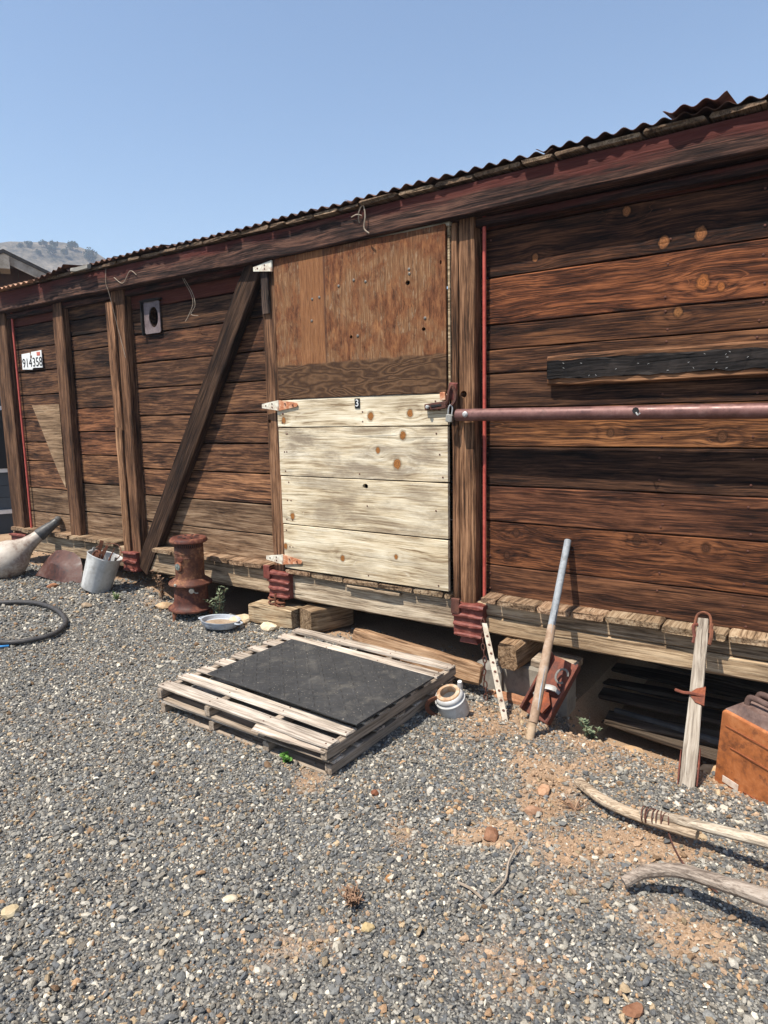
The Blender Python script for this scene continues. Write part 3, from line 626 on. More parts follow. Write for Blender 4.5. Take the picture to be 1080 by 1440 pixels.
# roof decking ends and corrugated sheets
x = XL-.05
while x < XR:
    w = rnd.uniform(.14, .30); zz = float(np.interp(x+w/2, [p[0] for p in BP], [p[2] for p in BP]))+.004
    yf = -.085+rnd.uniform(-.014, .012)
    obj('roof_deck_board', beam(.5, w-.008, .030, 6, .008, .004, rnd.randrange(9999), .008), W_GREY, car, (x+w/2, yf+.25, zz+.017+.012), (0, R(-2.5), PI/2), (.45, .37, .31) if rnd.random() < .85 else (.75, .66, .57))
    x += w
obj('roof_deck', beam(XR-XL, 2.4, .03, 4), W_DARK, car, ((XL+XR)/2, 1.55, 2.83), (0, 0, 0))
def sheet(x0, n, y0, y1, z0, z1, tilt=0.0, lift=0.0, mat=ROOF, color=(1, 1, 1), pitch=.086, amp=.0105):
    bm = bmesh.new(); sub = 8; rows = []; ph = rnd.uniform(0, 6)
    for j, u in enumerate((0, .05, .15, .5, 1)):
        for layer in (0, 1):
            row = []
            for i in range(n*sub+1):
                x = i*pitch/sub; e = (i/(n*sub))
                zz = z0+(z1-z0)*u + amp*math.cos(2*PI*i/sub) - layer*.0016 + tilt*(e-.5) + lift*max(0, 1-u*9)*math.sin(e*PI) + .003*math.sin(5*e+ph)*(1-u)
                row.append(bm.verts.new((x, (y1-y0)*u + .006*math.sin(7*e+ph)*(1-u), zz-z0)))
            rows.append(row)
    N_ = n*sub
    for j in range(4):
        for L in (0, 1):
            a, b = rows[2*j+L], rows[2*j+2+L]
            for i in range(N_): bm.faces.new((a[i], a[i+1], b[i+1], b[i]) if L == 0 else (a[i], b[i], b[i+1], a[i+1]))
        for i in (0, N_): bm.faces.new((rows[2*j][i], rows[2*j+2][i], rows[2*j+3][i], rows[2*j+1][i]))
    for a, b in ((rows[0], rows[1]), (rows[8], rows[9])):
        for i in range(N_): bm.faces.new((a[i], b[i], b[i+1], a[i+1]))
    bmesh.ops.recalc_face_normals(bm, faces=bm.faces)
    o = obj('roof_sheet', bm, mat, car, (x0, y0, z0), color=color, smooth=True); return o
x = -5.66; i = 0
while x < XR+.1:
    zz = float(np.interp(x+.3, [p[0] for p in BP], [p[2] for p in BP]))+.050
    c = rnd.uniform(.7, 1.25)
    sheet(x, 8, -.105+rnd.uniform(-.012, .02), 1.36, zz+(.003 if i % 2 else 0), zz+.17, rnd.uniform(-.004, .004), rnd.choice((0, 0, .006)), color=(c, c, c)); x += .602; i += 1
# short bent sheet turned up near the right, and the lower pale sheets at the far end
sheet(-.84, 3, -.125, .6, 2.824, 2.92, .014, .004, ROOF, (1.3, 1.0, .9))
sheet(-6.15, 6, -.14, 1.36, 2.80, 2.96, .055, .0, ROOF, (.9, .85, .8))
sheet(-7.55, 7, -.13, 1.36, 2.772, 2.93, .0, .0, ROOF_O, (.9, .9, .9)); sheet(-6.9, 8, -.14, 1.36, 2.776, 2.93, .008, .0, ROOF_O)
for sgn in (1,): obj('far_roof_slope', beam(XR-XL+.1, 1.36, .02, 4), ROOF, car, ((XL+XR)/2, 2.03, 2.90), (R(-6), 0, 0))
plank('trim_scrap', car, -5.55, -5.30, -.135, -.10, 2.765, 2.80, WHITEP, (.35, .32, .28), jit=.006)

# plywood over the old loading door, upper half
s = N('plywood_weathered'); tc = s.n('ShaderNodeTexCoord').outputs['Object']; sp = s.n('ShaderNodeSeparateXYZ'); s.put(sp.inputs[0], tc); X, Z = sp.outputs[0], sp.outputs[2]
wob = s.m('MULTIPLY', s.m('SUBTRACT', s.noise(tc, 12, 3), .5), .03)
Xw = s.m('ADD', X, wob); Zw = s.m('ADD', Z, wob)
fv = s.noise(s.v('MULTIPLY', tc, (150, 60, 9)), 1, 4, .7); fv2 = s.noise(s.v('MULTIPLY', tc, (30, 20, 9)), 1, 6, .75)
ck = s.sm(s.noise(s.v('MULTIPLY', tc, (95, 60, 14)), 1, 4, .65), .56, .66)
bl = s.noise(tc, 5.5, 6, .68, .6)
red = s.ramp(fv2, [(.3, (.045, .016, .008)), (.5, (.16, .060, .025)), (.7, (.32, .15, .062))])
pale = s.ramp(fv, [(.3, (.065, .029, .014)), (.52, (.20, .098, .045)), (.72, (.37, .225, .12))])
col = s.mix(s.sm(bl, .40, .58), pale, red)
col = s.mix(s.m('MULTIPLY', s.sm(Z, .28, .46), .6), col, s.mix(1.0, col, (.62, .45, .40), 'MULTIPLY'))
col = s.mix(s.m('MULTIPLY', ck, .55), col, s.mix(s.sm(bl, .42, .55), (.36, .25, .16), (.03, .016, .01)))
strip = s.m('MULTIPLY', s.sm(Xw, -.435, -.425), s.sm(Xw, -.222, -.232))
col = s.mix(s.m('MULTIPLY', strip, .85), col, s.ramp(fv, [(.3, (.13, .052, .022)), (.6, (.26, .115, .048)), (.8, (.36, .18, .085))]))
edge = s.m('MULTIPLY', s.sm(s.m('ABSOLUTE', s.m('ADD', X, .222)), .012, .004), .7)
col = s.mix(edge, col, (.07, .03, .018))
ph = s.m('ADD', s.m('MULTIPLY', s.noise(s.v('MULTIPLY', tc, (2.2, 3, 9.5)), 1, 2, .45, .3), 11), s.m('MULTIPLY', s.noise(tc, 14, 2), 1.2))
tri = s.m('MULTIPLY', s.m('PINGPONG', ph, .5), 2.0)
swirl = s.ramp(s.m('ADD', s.m('MULTIPLY', tri, .7), s.m('MULTIPLY', s.noise(s.v('MULTIPLY', tc, (8, 60, 90)), 1, 3), .3)), [(.1, (.045, .022, .012)), (.5, (.082, .042, .021)), (.95, (.15, .08, .041))])
low = s.sm(Zw, -.232, -.250)
col = s.mix(low, col, swirl)
s.bump(s.m('ADD', s.m('MULTIPLY', fv, .7), s.m('ADD', s.m('MULTIPLY', ck, -.8), s.m('MULTIPLY', s.m('MULTIPLY', tri, low), .6))), .6, .004)
PLY = s.done(col, .85, 0, .2)
ud = obj('upper_door_panel', beam(1.318, .02, .925, 8, .003, .003, 77), PLY, car, (-2.664, -.022, 2.110))
cut(ud, [(.408, .176, .016, .014), (.512, -.096, .013, .011), (-.02, -.097, .012, .011), (.63, .26, .006, .012)])
for (x, z) in ((-2.99, 2.275), (-2.93, 2.28), (-3.0, 2.14), (-2.77, 2.33), (-2.65, 2.35), (-2.56, 2.33), (-2.245, 2.36), (-2.243, 2.335), (-2.14, 2.075), (-2.63, 2.015)):
    obj('bolt_head', lathe([(.009, 0), (.009, .003), (.005, .005)], 8), GALV, ud, (x+2.664, -.010, z-2.110), (PI/2, 0, 0), (.38, .34, .30), world=False)
plank('door_head_strip', car, -3.33, -1.985, -.018, .012, 2.562, 2.582, W_WHITE, (1, 1, .95), jit=.003, bev=.002, tilt=R(-.15))
plank('door_edge_strip', car, -2.001, -1.9875, -.012, .012, 1.655, 2.56, W_GREY, (1.2, 1.1, .9), jit=.002, bev=.002)
# new pale boards, lower half
DBASE = ((.25, .175, .10), (.63, .525, .36), (.81, .735, .575))
KD = [[(-2.549, 1.522, .026), (-2.257, 1.534, .024), (-3.288, 1.505, .022)], [(-2.311, 1.402, .026), (-2.5, 1.31, .019), (-2.356, 1.228, .032)], [(-3.243, .846, .023)], [(-3.323, .625, .02), (-2.81, .592, .02), (-2.38, .646, .016)]]
dr = [(1.459, 1.640), (1.127, 1.453), (.789, 1.121), (.47, .783)]
DX0, DX1 = -3.345, -1.998
ldo = None
for i, (z0, z1) in enumerate(dr):
    m = knotted('door_board_%d' % i, DBASE, (DX0+DX1)/2, (z0+z1)/2, KD[i], stain=.25, staincol=(.6, .5, .42), grey=(.25, .195, .14), greyamt=(.25, .95, .75, .55)[i], ring=.6, bump=.3, crack=.35, wave=.05, streak=.25, knotcol=(.36, .145, .04))
    o = plank('door_board', car, DX0+(.004*i if i else 0), DX1-rnd.uniform(0, .006), -.028, -.002, z0, z1, m, (1, 1, 1) if i < 2 else (.98, .97, .95), seg=10, jit=.0012, bev=.003)
    if i == 2: cut(o, [(-2.606-(DX0+DX1)/2, 1.081-.955, .022, .016)])
    for x in (DX0+.05, DX0+.07, DX1-.06, DX1-.045, -2.62):
        for z in (z0+.03, z1-.04, (z0+z1)/2):
            if rnd.random() < .55:
                obj('nail', lathe([(.0055, 0), (.0055, .002), (.003, .003)], 6), RUST_D, o, (x+rnd.uniform(-.03, .03)-(DX0+DX1)/2, -.0125, z-(z0+z1)/2), (PI/2, 0, 0), world=False)
    if i == 0: ldo = o
plank('door_top_strip', car, -3.2, -2.05, -.0255, -.003, 1.6405, 1.6465, W_WHITE, (1, 1, .98), jit=.001)
nt = obj('number_tile', beam(.04, .004, .062, 2, .001, 0), BLACK, ldo, (-2.648+2.6715, -.0165, 1.603-1.5495), world=False)
def text(name, body, size, mat, parent, loc, world=False):
    cu = bpy.data.curves.new(name, 'FONT'); cu.body = body; cu.size = size; cu.extrude = .0008; cu.align_x = 'CENTER'; cu.align_y = 'CENTER'
    t = bpy.data.objects.new('t', cu); link(t); bpy.context.view_layer.update()
    m2 = bpy.data.meshes.new_from_object(t.evaluated_get(bpy.context.evaluated_depsgraph_get())); bpy.data.objects.remove(t)
    m2.materials.clear()
    return obj(name, m2, mat, parent, loc, (PI/2, 0, 0), world=world)
text('number', '3', .062, WHITEP, nt, (0, -.0032, 0))
# hinges
def hinge(x, z, left, right):
    h = obj('hinge', lathe([(.009, -.035), (.009, .035)], 8), HINGE, car, (x, -.036, z), smooth=True)
    obj('leaf', prism([(-left, -.014), (-left, .014), (-.004, .034), (-.004, -.034)], -.003, .003), HINGE, h, (0, -.004, 0), world=False)
    if right: obj('strap', prism([(.004, -.036), (.004, .036), (right, .012), (right+.008, 0), (right, -.012)], -.003, .003), HINGE_O, h, (0, .0, 0), world=False)
    for (bx, bz) in ((-left*.75, 0), (-left*.35, .012), (-left*.35, -.012)) + (((right*.4, .01), (right*.8, 0)) if right else ()):
        obj('screw', lathe([(.006, 0), (.006, .003)], 6), RUST_D, h, (bx, -.006, bz), (PI/2, 0, 0), world=False)
hinge(-3.335, 2.527, .165, 0); hinge(-3.325, 1.607, .15, .17); hinge(-3.345, .53, .155, .175)
# latch and padlock at the door edge
la = obj('latch', beam(.16, .016, .042, 3, .004, .001), RUST_D, car, (-2.06, -.045, 1.572), (0, R(-5), 0))
obj('bolt', lathe([(.012, 0), (.012, .012), (.008, .016)], 6), GALV, la, (-.055, -.008, 0), (PI/2, 0, 0), world=False)
obj('slot', beam(.07, .006, .014, 2, .003), BLACK, la, (.0, -.009, .002), world=False)
obj('hasp', tube(spline([(.07, -.01, .0), (.09, -.02, .03), (.10, -.02, .07), (.115, -.01, .10), (.13, -.005, .06), (.13, -.01, .02), (.11, -.02, -.01)], 5), .011, 6), RUST_D, la, (0, 0, 0), world=False, smooth=True)
obj('hasp_plate', beam(.05, .02, .10, 3, .006, .004), RED_IRON, la, (.11, .005, .07), (0, R(12), 0), world=False)
obj('staple', beam(.035, .02, .05, 2, .004), HINGE_O, la, (.045, .005, .05), world=False)
pl = obj('padlock', beam(.04, .022, .045, 3, .004), GALV, car, (-1.965, -.065, 1.50), (0, R(8), 0), (.75, .72, .66))
obj('shackle', tube(spline([(-.012, 0, .02), (-.012, 0, .06), (0, 0, .075), (.012, 0, .06), (.012, 0, .02)], 4), .0045, 6), GALV, pl, (0, 0, 0), world=False, smooth=True)
# long iron pipe barring the wall
bar = between('door_bar', tube([(-1.5 + 3.0*i/10, 0, 0) for i in range(11)], .0345, 20), PIPE_R, car, (-1.935, -.060, 1.517), (1.1, -.058, 1.500), smooth=True)
obj('bolt', lathe([(.017, 0), (.017, .006), (.009, .012)], 8), GALV, bar, (-1.43, -.034, .004), (PI/2, 0, 0), world=False)
obj('bolt', lathe([(.016, 0), (.016, .004)], 8), BLACK, bar, (-.508, -.033, .010), (PI/2, 0, 0), world=False)
obj('wire_end', tube([(0, 0, 0), (.012, -.015, -.012), (.022, -.012, -.002)], .004, 5), GALV, bar, (-.505, -.036, .0), world=False)
# tarred board nailed on the right
tb = plank('nailed_board', car, -1.425, .9, .03, .072, 1.662, 1.820, W_POST, (.95, .82, .7), .0, jit=.006, bev=.01, seg=16, rag=.004)
obj('tar_strip', beam(2.31, .005, .088, 40, .0015, .009, 31, .004), DARKWOODBOARD, tb, (-.002, -.0255, .002), (0, 0, 0), (.42, .42, .45), world=False)
for k in range(24):
    obj('staple', beam(.008, .0025, .002, 1, .0004, 0), GALV, tb, (-1.12+rnd.uniform(0, 1.1), -.0295, rnd.uniform(-.04, .045)), (0, rnd.uniform(-1, 1), 0), world=False)
# stove pipe plate with an oval hole
bm = bmesh.new(); n = 28
def ringv(fn): return [bm.verts.new((fn(k)[0], y_, fn(k)[1])) for k in range(n)]
sq = lambda k: (max(-.1, min(.1, .145*math.cos(2*PI*k/n))), max(-.125, min(.125, .18*math.sin(2*PI*k/n))))
ov = lambda k: (.058*math.cos(2*PI*k/n)+.02, .080*math.sin(2*PI*k/n))
y_ = -.004; A, B = ringv(sq), ringv(ov); y_ = .004; A2, B2 = ringv(sq), ringv(ov)
for k in range(n):
    j = (k+1) % n
    for f in ((A[k], A[j], B[j], B[k]), (A2[k], B2[k], B2[j], A2[j]), (A[k], A2[k], A2[j], A[j])): bm.faces.new(f)
bmesh.ops.recalc_face_normals(bm, faces=bm.faces)
vp = obj('vent_plate', bm, metal('vent_plate', (.07, .048, .048), (.14, .105, .105), (.21, .165, .165), 12, .7), car, (-4.757, .058, 2.342))
obj('hole_shade_disc', lathe([(.11, 0), (.11, .004)], 20), BLACK, vp, (.012, .075, .004), (PI/2, 0, 0), (.3, .3, .3), world=False)  # black disc behind the hole paints the darkness of the car's inside
obj('vent_frame', beam(.27, .03, .022, 3), DARKWOODBOARD, vp, (-.12, -.005, .0), (0, PI/2, 0), world=False); obj('vent_frame', beam(.26, .03, .02, 3), DARKWOODBOARD, vp, (-.005, -.005, .133), world=False)
# triangular plywood offcut nailed on
obj('plywood_patch', prism([(-.27, .37), (.215, .37), (.21, -.42), (.12, -.30), (.0, -.1), (-.12, .12)], -.008, .008), wood('wood_patch', (.10, .06, .034), (.26, .165, .095), (.40, .28, .175), stain=.3, ring=.6, streak=.4), car, (-6.44, .062, 1.325), (0, 0, 0))
# old twine and wire caught on the eave
obj('twine', tube(spline([(0, 0, 0), (.012, -.02, .05), (.045, -.02, .09), (.06, -.02, .03), (.05, -.02, -.04), (.085, -.02, -.075)], 6), .0045, 5), TWINE, car, (-2.575, -.062, 2.665), smooth=True)
obj('twine', tube(spline([(-.05, -.01, .04), (.0, -.02, .045), (.03, -.012, .035)], 4), .004, 5), TWINE, car, (-2.575, -.062, 2.665), smooth=True)
obj('wire', tube(spline([(0, -.03, .17), (.0, -.02, .06), (.005, .0, -.05), (.06, .02, -.16), (.075, .02, -.24), (.02, .01, -.33), (.0, .0, -.36)], 6), .0024, 5), TWINE, car, (-4.29, .0, 2.62), smooth=True)
obj('wire', tube(spline([(.03, -.01, -.05), (.08, .02, -.16), (.10, .02, -.25), (.06, .01, -.31), (.14, .01, -.33)], 6), .0024, 5), TWINE, car, (-4.29, .0, 2.62), smooth=True)
obj('wire', tube(spline([(0, -.065, .1), (-.01, -.068, -.02), (.01, -.06, -.1), (.03, -.02, -.35), (.1, -.01, -.62)], 6), .0024, 5), TWINE, car, (-5.15, .0, 2.66), smooth=True)
obj('wire', tube(spline([(0, -.065, .03), (.12, -.07, -.03), (.22, -.068, .05), (.3, -.07, .01)], 6), .003, 5), TWINE, car, (-5.05, .0, 2.64), smooth=True)
# crossbeam carrying the car, its end cracked open
bm = beam(1.6, .135, .165, 8, .02, .008, 12, .012)
obj('bolster_beam', bm, W_END, car, (-1.595, .72, .160), (0, 0, PI/2), (.85, .78, .7))

# ================================================================== THINGS
def gz(x, y): return float(ground_z(x, y))
# licence plate
lp = empty('license_plate', (-6.633, .055, 2.12), 'small torn white licence plate numbered 914 358 nailed beside the red rod', 'plate')
obj('plate', prism([(-.185, -.075), (-.005, -.085), (.01, -.07), (.18, -.075), (.185, .085), (.0, .08), (-.012, .02), (-.03, .075), (-.18, .07)], -.003, .003), WHITEP, lp, (-6.633, .055, 2.12))
for k, (t, dx) in enumerate((('91', -.115), ('4', -.025), ('358', .10))):
    text('digits', t, .12, BLACK, lp, (dx, -.0045, -.022))
obj('sticker', beam(.06, .002, .035, 1, .0005, 0), REDP, lp, (.13, -.004, .055), world=False)
obj('rust_hole', lathe([(.018, 0), (.012, .002)], 7), RUST_D, lp, (-.008, -.0035, .035), (PI/2, 0, 0), world=False)

# two low pallets, one on the other
def pallet(cx, cy, zb, W, D, nb, thick, sh, rot, label, tilt, miss=()):
    t = empty('pallet', (cx, cy, zb), label, 'pallet', 'stacked wooden pallets')
    t.rotation_euler = (tilt[0], tilt[1], rot)
    for k in range(4):
        x = -W/2+.02 + (W-.04)*k/3
        obj('stringer', beam(D, .038, sh, 8, .004, .002, rnd.randrange(999)), W_PALL, t, (x, 0, .012+sh/2), (0, 0, PI/2), (.72, .66, .6), world=False)
    for k in range(nb):
        if k in miss: continue
        bw = rnd.uniform(.066, .084); y = -D/2+.045 + (D-.09)*k/(nb-1); c = rnd.uniform(.9, 1.15)
        dz = .012+sh+thick/2+.001
        rot_ = rnd.uniform(-.008, .008)
        b = obj('deck_board', beam(W+rnd.uniform(-.006, .006), thick, bw, 8, .003, .002, rnd.randrange(999), .004), W_PALL, t, (0, y, dz), (PI/2, 0, rot_), (c, c*.98, c*.96), world=False)
        for kx in range(4):
            for q in (-1, 1):
                obj('nail', lathe([(.004, 0), (.004, .0015)], 6), RUST_D, b, (-W/2+.02+(W-.04)*kx/3+rnd.uniform(-.006, .006), thick/2, q*.022), (-PI/2, 0, 0), world=False)
    for k in range(3):
        y = -D/2+.05 + (D-.1)*k/2
        obj('bottom_board', beam(W, .012, .088, 6, .003, .002, rnd.randrange(999)), W_PALL, t, (0, y, .005), (PI/2, 0, 0), (.7, .64, .58), world=False)
    return t
PT = (R(1.0), R(.85))
low = pallet(-2.375, -.865, .001+gz(-2.4, -.865), 1.15, 1.07, 7, .014, .048, R(.5), 'lower weathered pallet underneath the one with the black mat', PT)
upp = pallet(-2.375, -.865, .078+gz(-2.4, -.865), 1.165, 1.10, 9, .015, .050, R(-.5), 'upper weathered wooden pallet carrying the black rubber mat', PT)
obj('split_lath', beam(.42, .012, .045, 6, .003, .003, 4, .01), W_PALL, upp, (.36, -.545, .052), (PI/2+.5, 0, R(2.5)), (1.05, 1, .96), world=False)
# black rubber mat with raised lozenges
s = N('rubber_mat'); tc = s.n('ShaderNodeTexCoord').outputs['Object']
n1 = s.noise(tc, 45, 4, .6); n2 = s.noise(tc, 5, 4, .6)
col = s.ramp(s.m('ADD', s.m('MULTIPLY', n1, .4), s.m('MULTIPLY', n2, .6)), [(.35, (.022, .022, .023)), (.6, (.042, .041, .041)), (.75, (.075, .072, .07))])
col = s.mix(s.m('MULTIPLY', s.sm(s.noise(tc, 7, 6, .7), .5, .7), .45), col, (.13, .118, .10)); col = s.mix(s.sm(s.noise(tc, 120, 2), .68, .72), col, (.26, .23, .19)); s.bump(n1, .3, .002)
RUBBER = s.done(col, .75, 0, .3)
mat_t = empty('rubber_mat', (-2.27, -.915, .186), 'black rubber mat with raised lozenge tread lying on the upper pallet', 'mat')
mat_t.rotation_euler = (PT[0], PT[1], R(-1.8))
obj('sheet', beam(1.02, .635, .011, 12, .003, .001, 6), RUBBER, mat_t, (0, 0, 0), world=False)
lz = bmesh.new(); bmesh.ops.create_cube(lz, size=1.0)
bmesh.ops.scale(lz, vec=(.042, .013, .003), verts=lz.verts)
for v in lz.verts:
    if v.co.z > 0: v.co.x *= .8; v.co.y *= .5
lzm = bpy.data.meshes.new('lozenge'); lz.to_mesh(lzm); lz.free(); lzm.materials.append(RUBBER)
lzb = bmesh.new()
for i in range(20):
    for j in range(13):
        m4 = Matrix.Translation((-.475+i*.05, -.285+j*.0475, .0068)) @ Matrix.Rotation(R(45 if (i+j) % 2 else -45), 4, 'Z')
        st = len(lzb.verts); lzb.from_mesh(lzm); lzb.verts.ensure_lookup_table()
        bmesh.ops.transform(lzb, matrix=m4, verts=lzb.verts[st:])
tag(obj('tread', lzb, RUBBER, mat_t, (0, 0, 0), world=False), None, None, kind='stuff')

# bulbous white canister with black spout
zc = gz(-6.5, -.33)
jug = empty('canister', (-6.50, -.36, zc), 'bulbous dirty white canister with a black spout, slumped against the left end', 'canister')
ax = Vector((.13, .36, .27)).to_track_quat('Z', 'Y').to_euler()
obj('body', lathe([(.02, -.19), (.10, -.175), (.155, -.12), (.18, -.03), (.174, .045), (.145, .105), (.105, .155), (.078, .21), (.062, .28), (.055, .335)], 28), JUGW, jug, (-6.52, -.40, zc+.165), ax, (.74, .70, .66), smooth=True)
q = ax.to_matrix()
nk = obj('spout', lathe([(.056, .33), (.062, .345), (.055, .41), (.046, .47), (.044, .48)], 18), JUGW2, jug, (-6.52, -.40, zc+.165), ax, smooth=True)
obj('nozzle', tube(spline([(0, 0, .46), (.0, 0, .52), (.01, .0, .55), (.045, .0, .56), (.075, .0, .53)], 5), [.042]*8+[.034]*8+[.022]*5, 10), JUGW2, nk, (0, 0, 0), world=False, smooth=True)

# rusted mudguard scrap
zc = gz(-5.95, -.3)
bm = bmesh.new(); edge = []
outl = [(-.36, .0), (-.31, .10), (-.25, .20), (-.17, .275), (-.06, .295), (.06, .29), (.16, .26), (.23, .19), (.28, .10), (.31, -.02)]
cen = [bm.verts.new(p_) for p_ in ((-.22, -.055, .01), (-.10, -.085, .15), (.05, -.09, .14), (.17, -.06, .0))]
edge = [bm.verts.new((x_, .012*math.sin(9*x_), z_)) for x_, z_ in outl]
for a_, b_, c_ in ((0, 1, 0), (1, 2, 0), (2, 3, 1), (3, 4, 1), (4, 5, 2), (5, 6, 2), (6, 7, 2), (7, 8, 3), (8, 9, 3)): bm.faces.new((edge[a_], edge[b_], cen[c_]))
bm.faces.new((edge[2], cen[1], cen[0])); bm.faces.new((edge[4], cen[2], cen[1])); bm.faces.new((edge[7], cen[3], cen[2])); bm.faces.new((cen[0], cen[1], cen[2], cen[3]))
bmesh.ops.subdivide_edges(bm, edges=bm.edges[:], cuts=2, use_grid_fill=True, smooth=.4)
bmesh.ops.recalc_face_normals(bm, faces=bm.faces); bmesh.ops.solidify(bm, geom=bm.faces[:], thickness=.004)
mg = obj('rusted_mudguard', bm, metal('mudguard_rust', (.025, .016, .014), (.075, .028, .02), (.12, .082, .07), 9, .6, .05), loc=(-5.97, -.24, zc-.02), rot=(R(-25), R(3), R(4)), smooth=True)
tag(mg, 'rusty arched sheet metal mudguard leaning between the white canister and bucket', 'mudguard')

# galvanised bucket with scrap iron
zc = gz(-5.15, -.28)
bk = empty('bucket', (-5.29, -.30, zc), 'dented galvanised bucket tilted on the gravel, filled with scrap iron', 'bucket', rot=(R(-9), R(17), R(10)))
body = lathe([(.118, .0), (.124, .005), (.142, .29), (.148, .295), (.148, .305), (.138, .30), (.120, .01)], 28, .012, 3)
for v in body.verts:
    if v.co.x > .05: v.co.x -= .22*(v.co.x-.05)
    if v.co.y < -.09: v.co.y += .35*(-.09-v.co.y)
obj('body', body, GALVB, bk, (0, 0, .02), world=False, smooth=True)
obj('bail', tube(spline([(-.14, 0, .30), (-.12, .06, .36), (0, .10, .40), (.10, .06, .36), (.115, 0, .30)], 5), .004, 6), RUST, bk, (0, 0, .02), world=False, smooth=True)
for (sx) in (-.138, .112): obj('ear', beam(.03, .008, .04, 2, .003), GALV, bk, (sx, 0, .33), (0, 0, PI/2), world=False)
sci = empty('scrap_iron', (-5.25, -.29, zc+.28), 'rusty iron straps and rods sticking out of the bucket', 'scrap')
for (a, b, w) in (((-.10, .04, -.1), (-.06, .10, .14), .03), ((-.02, 0, -.1), (.05, .08, .11), .02), ((.0, -.05, -.06), (.10, .02, .10), .012), ((.04, .03, -.1), (.18, .06, .10), .010), ((-.06, -.04, -.05), (.03, .0, .06), .03)):
    A_, B_ = Vector(a), Vector(b)
    between('iron_strip', beam((B_-A_).length, .008, w, 4, .002, .002, rnd.randrange(99)), RUST, sci, Vector(sci.location)+A_, Vector(sci.location)+B_)
obj('iron_ring', lathe([(.04, -.01), (.05, -.008), (.05, .012), (.04, .01), (.04, -.01)], 18, close=False), RUST, sci, Vector(sci.location)+Vector((.02, -.01, .035)), (R(60), 0, 0), smooth=True)

# kerosene heater
sx, sy = -4.12, -.235; zc = gz(sx, sy)
st = empty('kerosene_heater', (sx, sy, zc), 'tall round rusty kerosene heater standing on the gravel by the sill', 'heater', rot=(0, R(1.5), R(-20)))
O = lambda n_, prof, m=STOVE, c=(1, 1, 1), k=40: obj(n_, lathe([(a_, .025+b_*.93) for a_, b_ in prof], k), m, st, (0, 0, 0), color=c, smooth=True, world=False)
O('base', [(.10, .040), (.160, .042), (.172, .048), (.172, .060), (.150, .070), (.136, .086), (.126, .112), (.122, .245), (.128, .25)], STOVE, (.6, .42, .4))
O('collar', [(.126, .25), (.158, .252), (.161, .258), (.159, .268), (.118, .298), (.110, .302), (.108, .31)], STOVE, (.68, .56, .53))
O('drum', [(.108, .31), (.106, .325), (.106, .47), (.108, .475), (.106, .482), (.106, .505), (.108, .51), (.106, .515), (.106, .555)], STOVE, (.85, .8, .72))
O('inner_drum', [(.088, .55), (.088, .60)], BLACK)
for k in range(44):
    a = 2*PI*k/44; obj('grille_bar', beam(.045, .006, .008, 1, .001, 0), STOVE, st, (.103*math.cos(a), .103*math.sin(a), .025+.573*.93), (0, -PI/2, a+PI/2), (.8, .7, .7), world=False)
lid = O('lid', [(.10, .592), (.132, .594), (.139, .602), (.139, .612), (.128, .628), (.105, .634), (.09, .630), (.04, .632), (.03, .636)], STOVE, (.75, .55, .55))
for k in range(8):
    a = 2*PI*k/8; obj('vent_slot', beam(.034, .012, .003, 2, .001, 0), BLACK, lid, (.065*math.cos(a), .065*math.sin(a), .025+.6325*.93+.001), (0, 0, a), world=False)
fa = R(-120)
def on_drum(n_, r_, ang, z, rad, m, d=.006, par=st, c=(1, 1, 1)):
    return obj(n_, lathe([(rad, 0), (rad, d), (rad*.8, d*1.4)], 18), m, par, (r_*math.cos(ang), r_*math.sin(ang), .025+z*.93), (PI/2, 0, ang+PI/2), c, world=False)
wr = on_drum('window_ring', .106, R(-66), .41, .034, RUST, .008, c=(1.8, 1.9, 1.9)); obj('mica_pane', lathe([(.025, 0), (.025, .002)], 16), metal('mica', (.03, .04, .035), (.10, .12, .11), (.35, .36, .34), 40, .3), wr, (0, 0, .012), world=False)
on_drum('badge', .106, R(-56), .468, .024, STOVE, .004, c=(.7, .5, .5))
kb = on_drum('knob', .128, R(-17), .225, .020, GALV, .022, c=(.7, .66, .6)); on_drum('screw', .155, R(-62), .272, .011, GALV, .008, c=(.8, .75, .65))
obj('wick_lever', tube([(0, 0, .01), (.03, -.02, .015), (.045, -.02, .012)], .005, 6), GALV, kb, (0, 0, 0), world=False)
for k in range(3):
    a = R(-75+120*k); obj('foot', tube(spline([(.11, 0, .075), (.145, 0, .062), (.152, 0, .03), (.160, 0, -.008)], 4), [.022]*4+[.016]*5+[.012]*4, 8, flat=1.2), RUST, st, (0, 0, 0), (0, 0, a), world=False, smooth=True)

# enamel pan
px_, py_ = -3.70, -.33; zc = gz(px_, py_)
pn = empty('enamel_pan', (px_, py_, zc), 'shallow grey blue enamel pan on the gravel right of the heater', 'pan', rot=(R(-4), R(3), R(15)))
obj('bowl', lathe([(.085, .004), (.115, .012), (.132, .035), (.136, .055), (.142, .058), (.142, .063), (.130, .060), (.124, .035), (.105, .020), (.02, .016)], 30), ENAMEL, pn, (0, 0, .006), world=False, smooth=True)
for sgn in (-1, 1): obj('handle', tube(spline([(sgn*.136, -.035, .052), (sgn*.165, -.025, .05), (sgn*.17, 0, .05), (sgn*.165, .025, .05), (sgn*.136, .035, .052)], 4), .006, 6), ENAMEL, pn, (0, 0, .006), world=False, smooth=True)
obj('contents', lathe([(.12, .03), (.05, .034), (.01, .033)], 20), STONE_B, pn, (0, 0, .006), color=(.95, 1.15, 1.3), world=False)

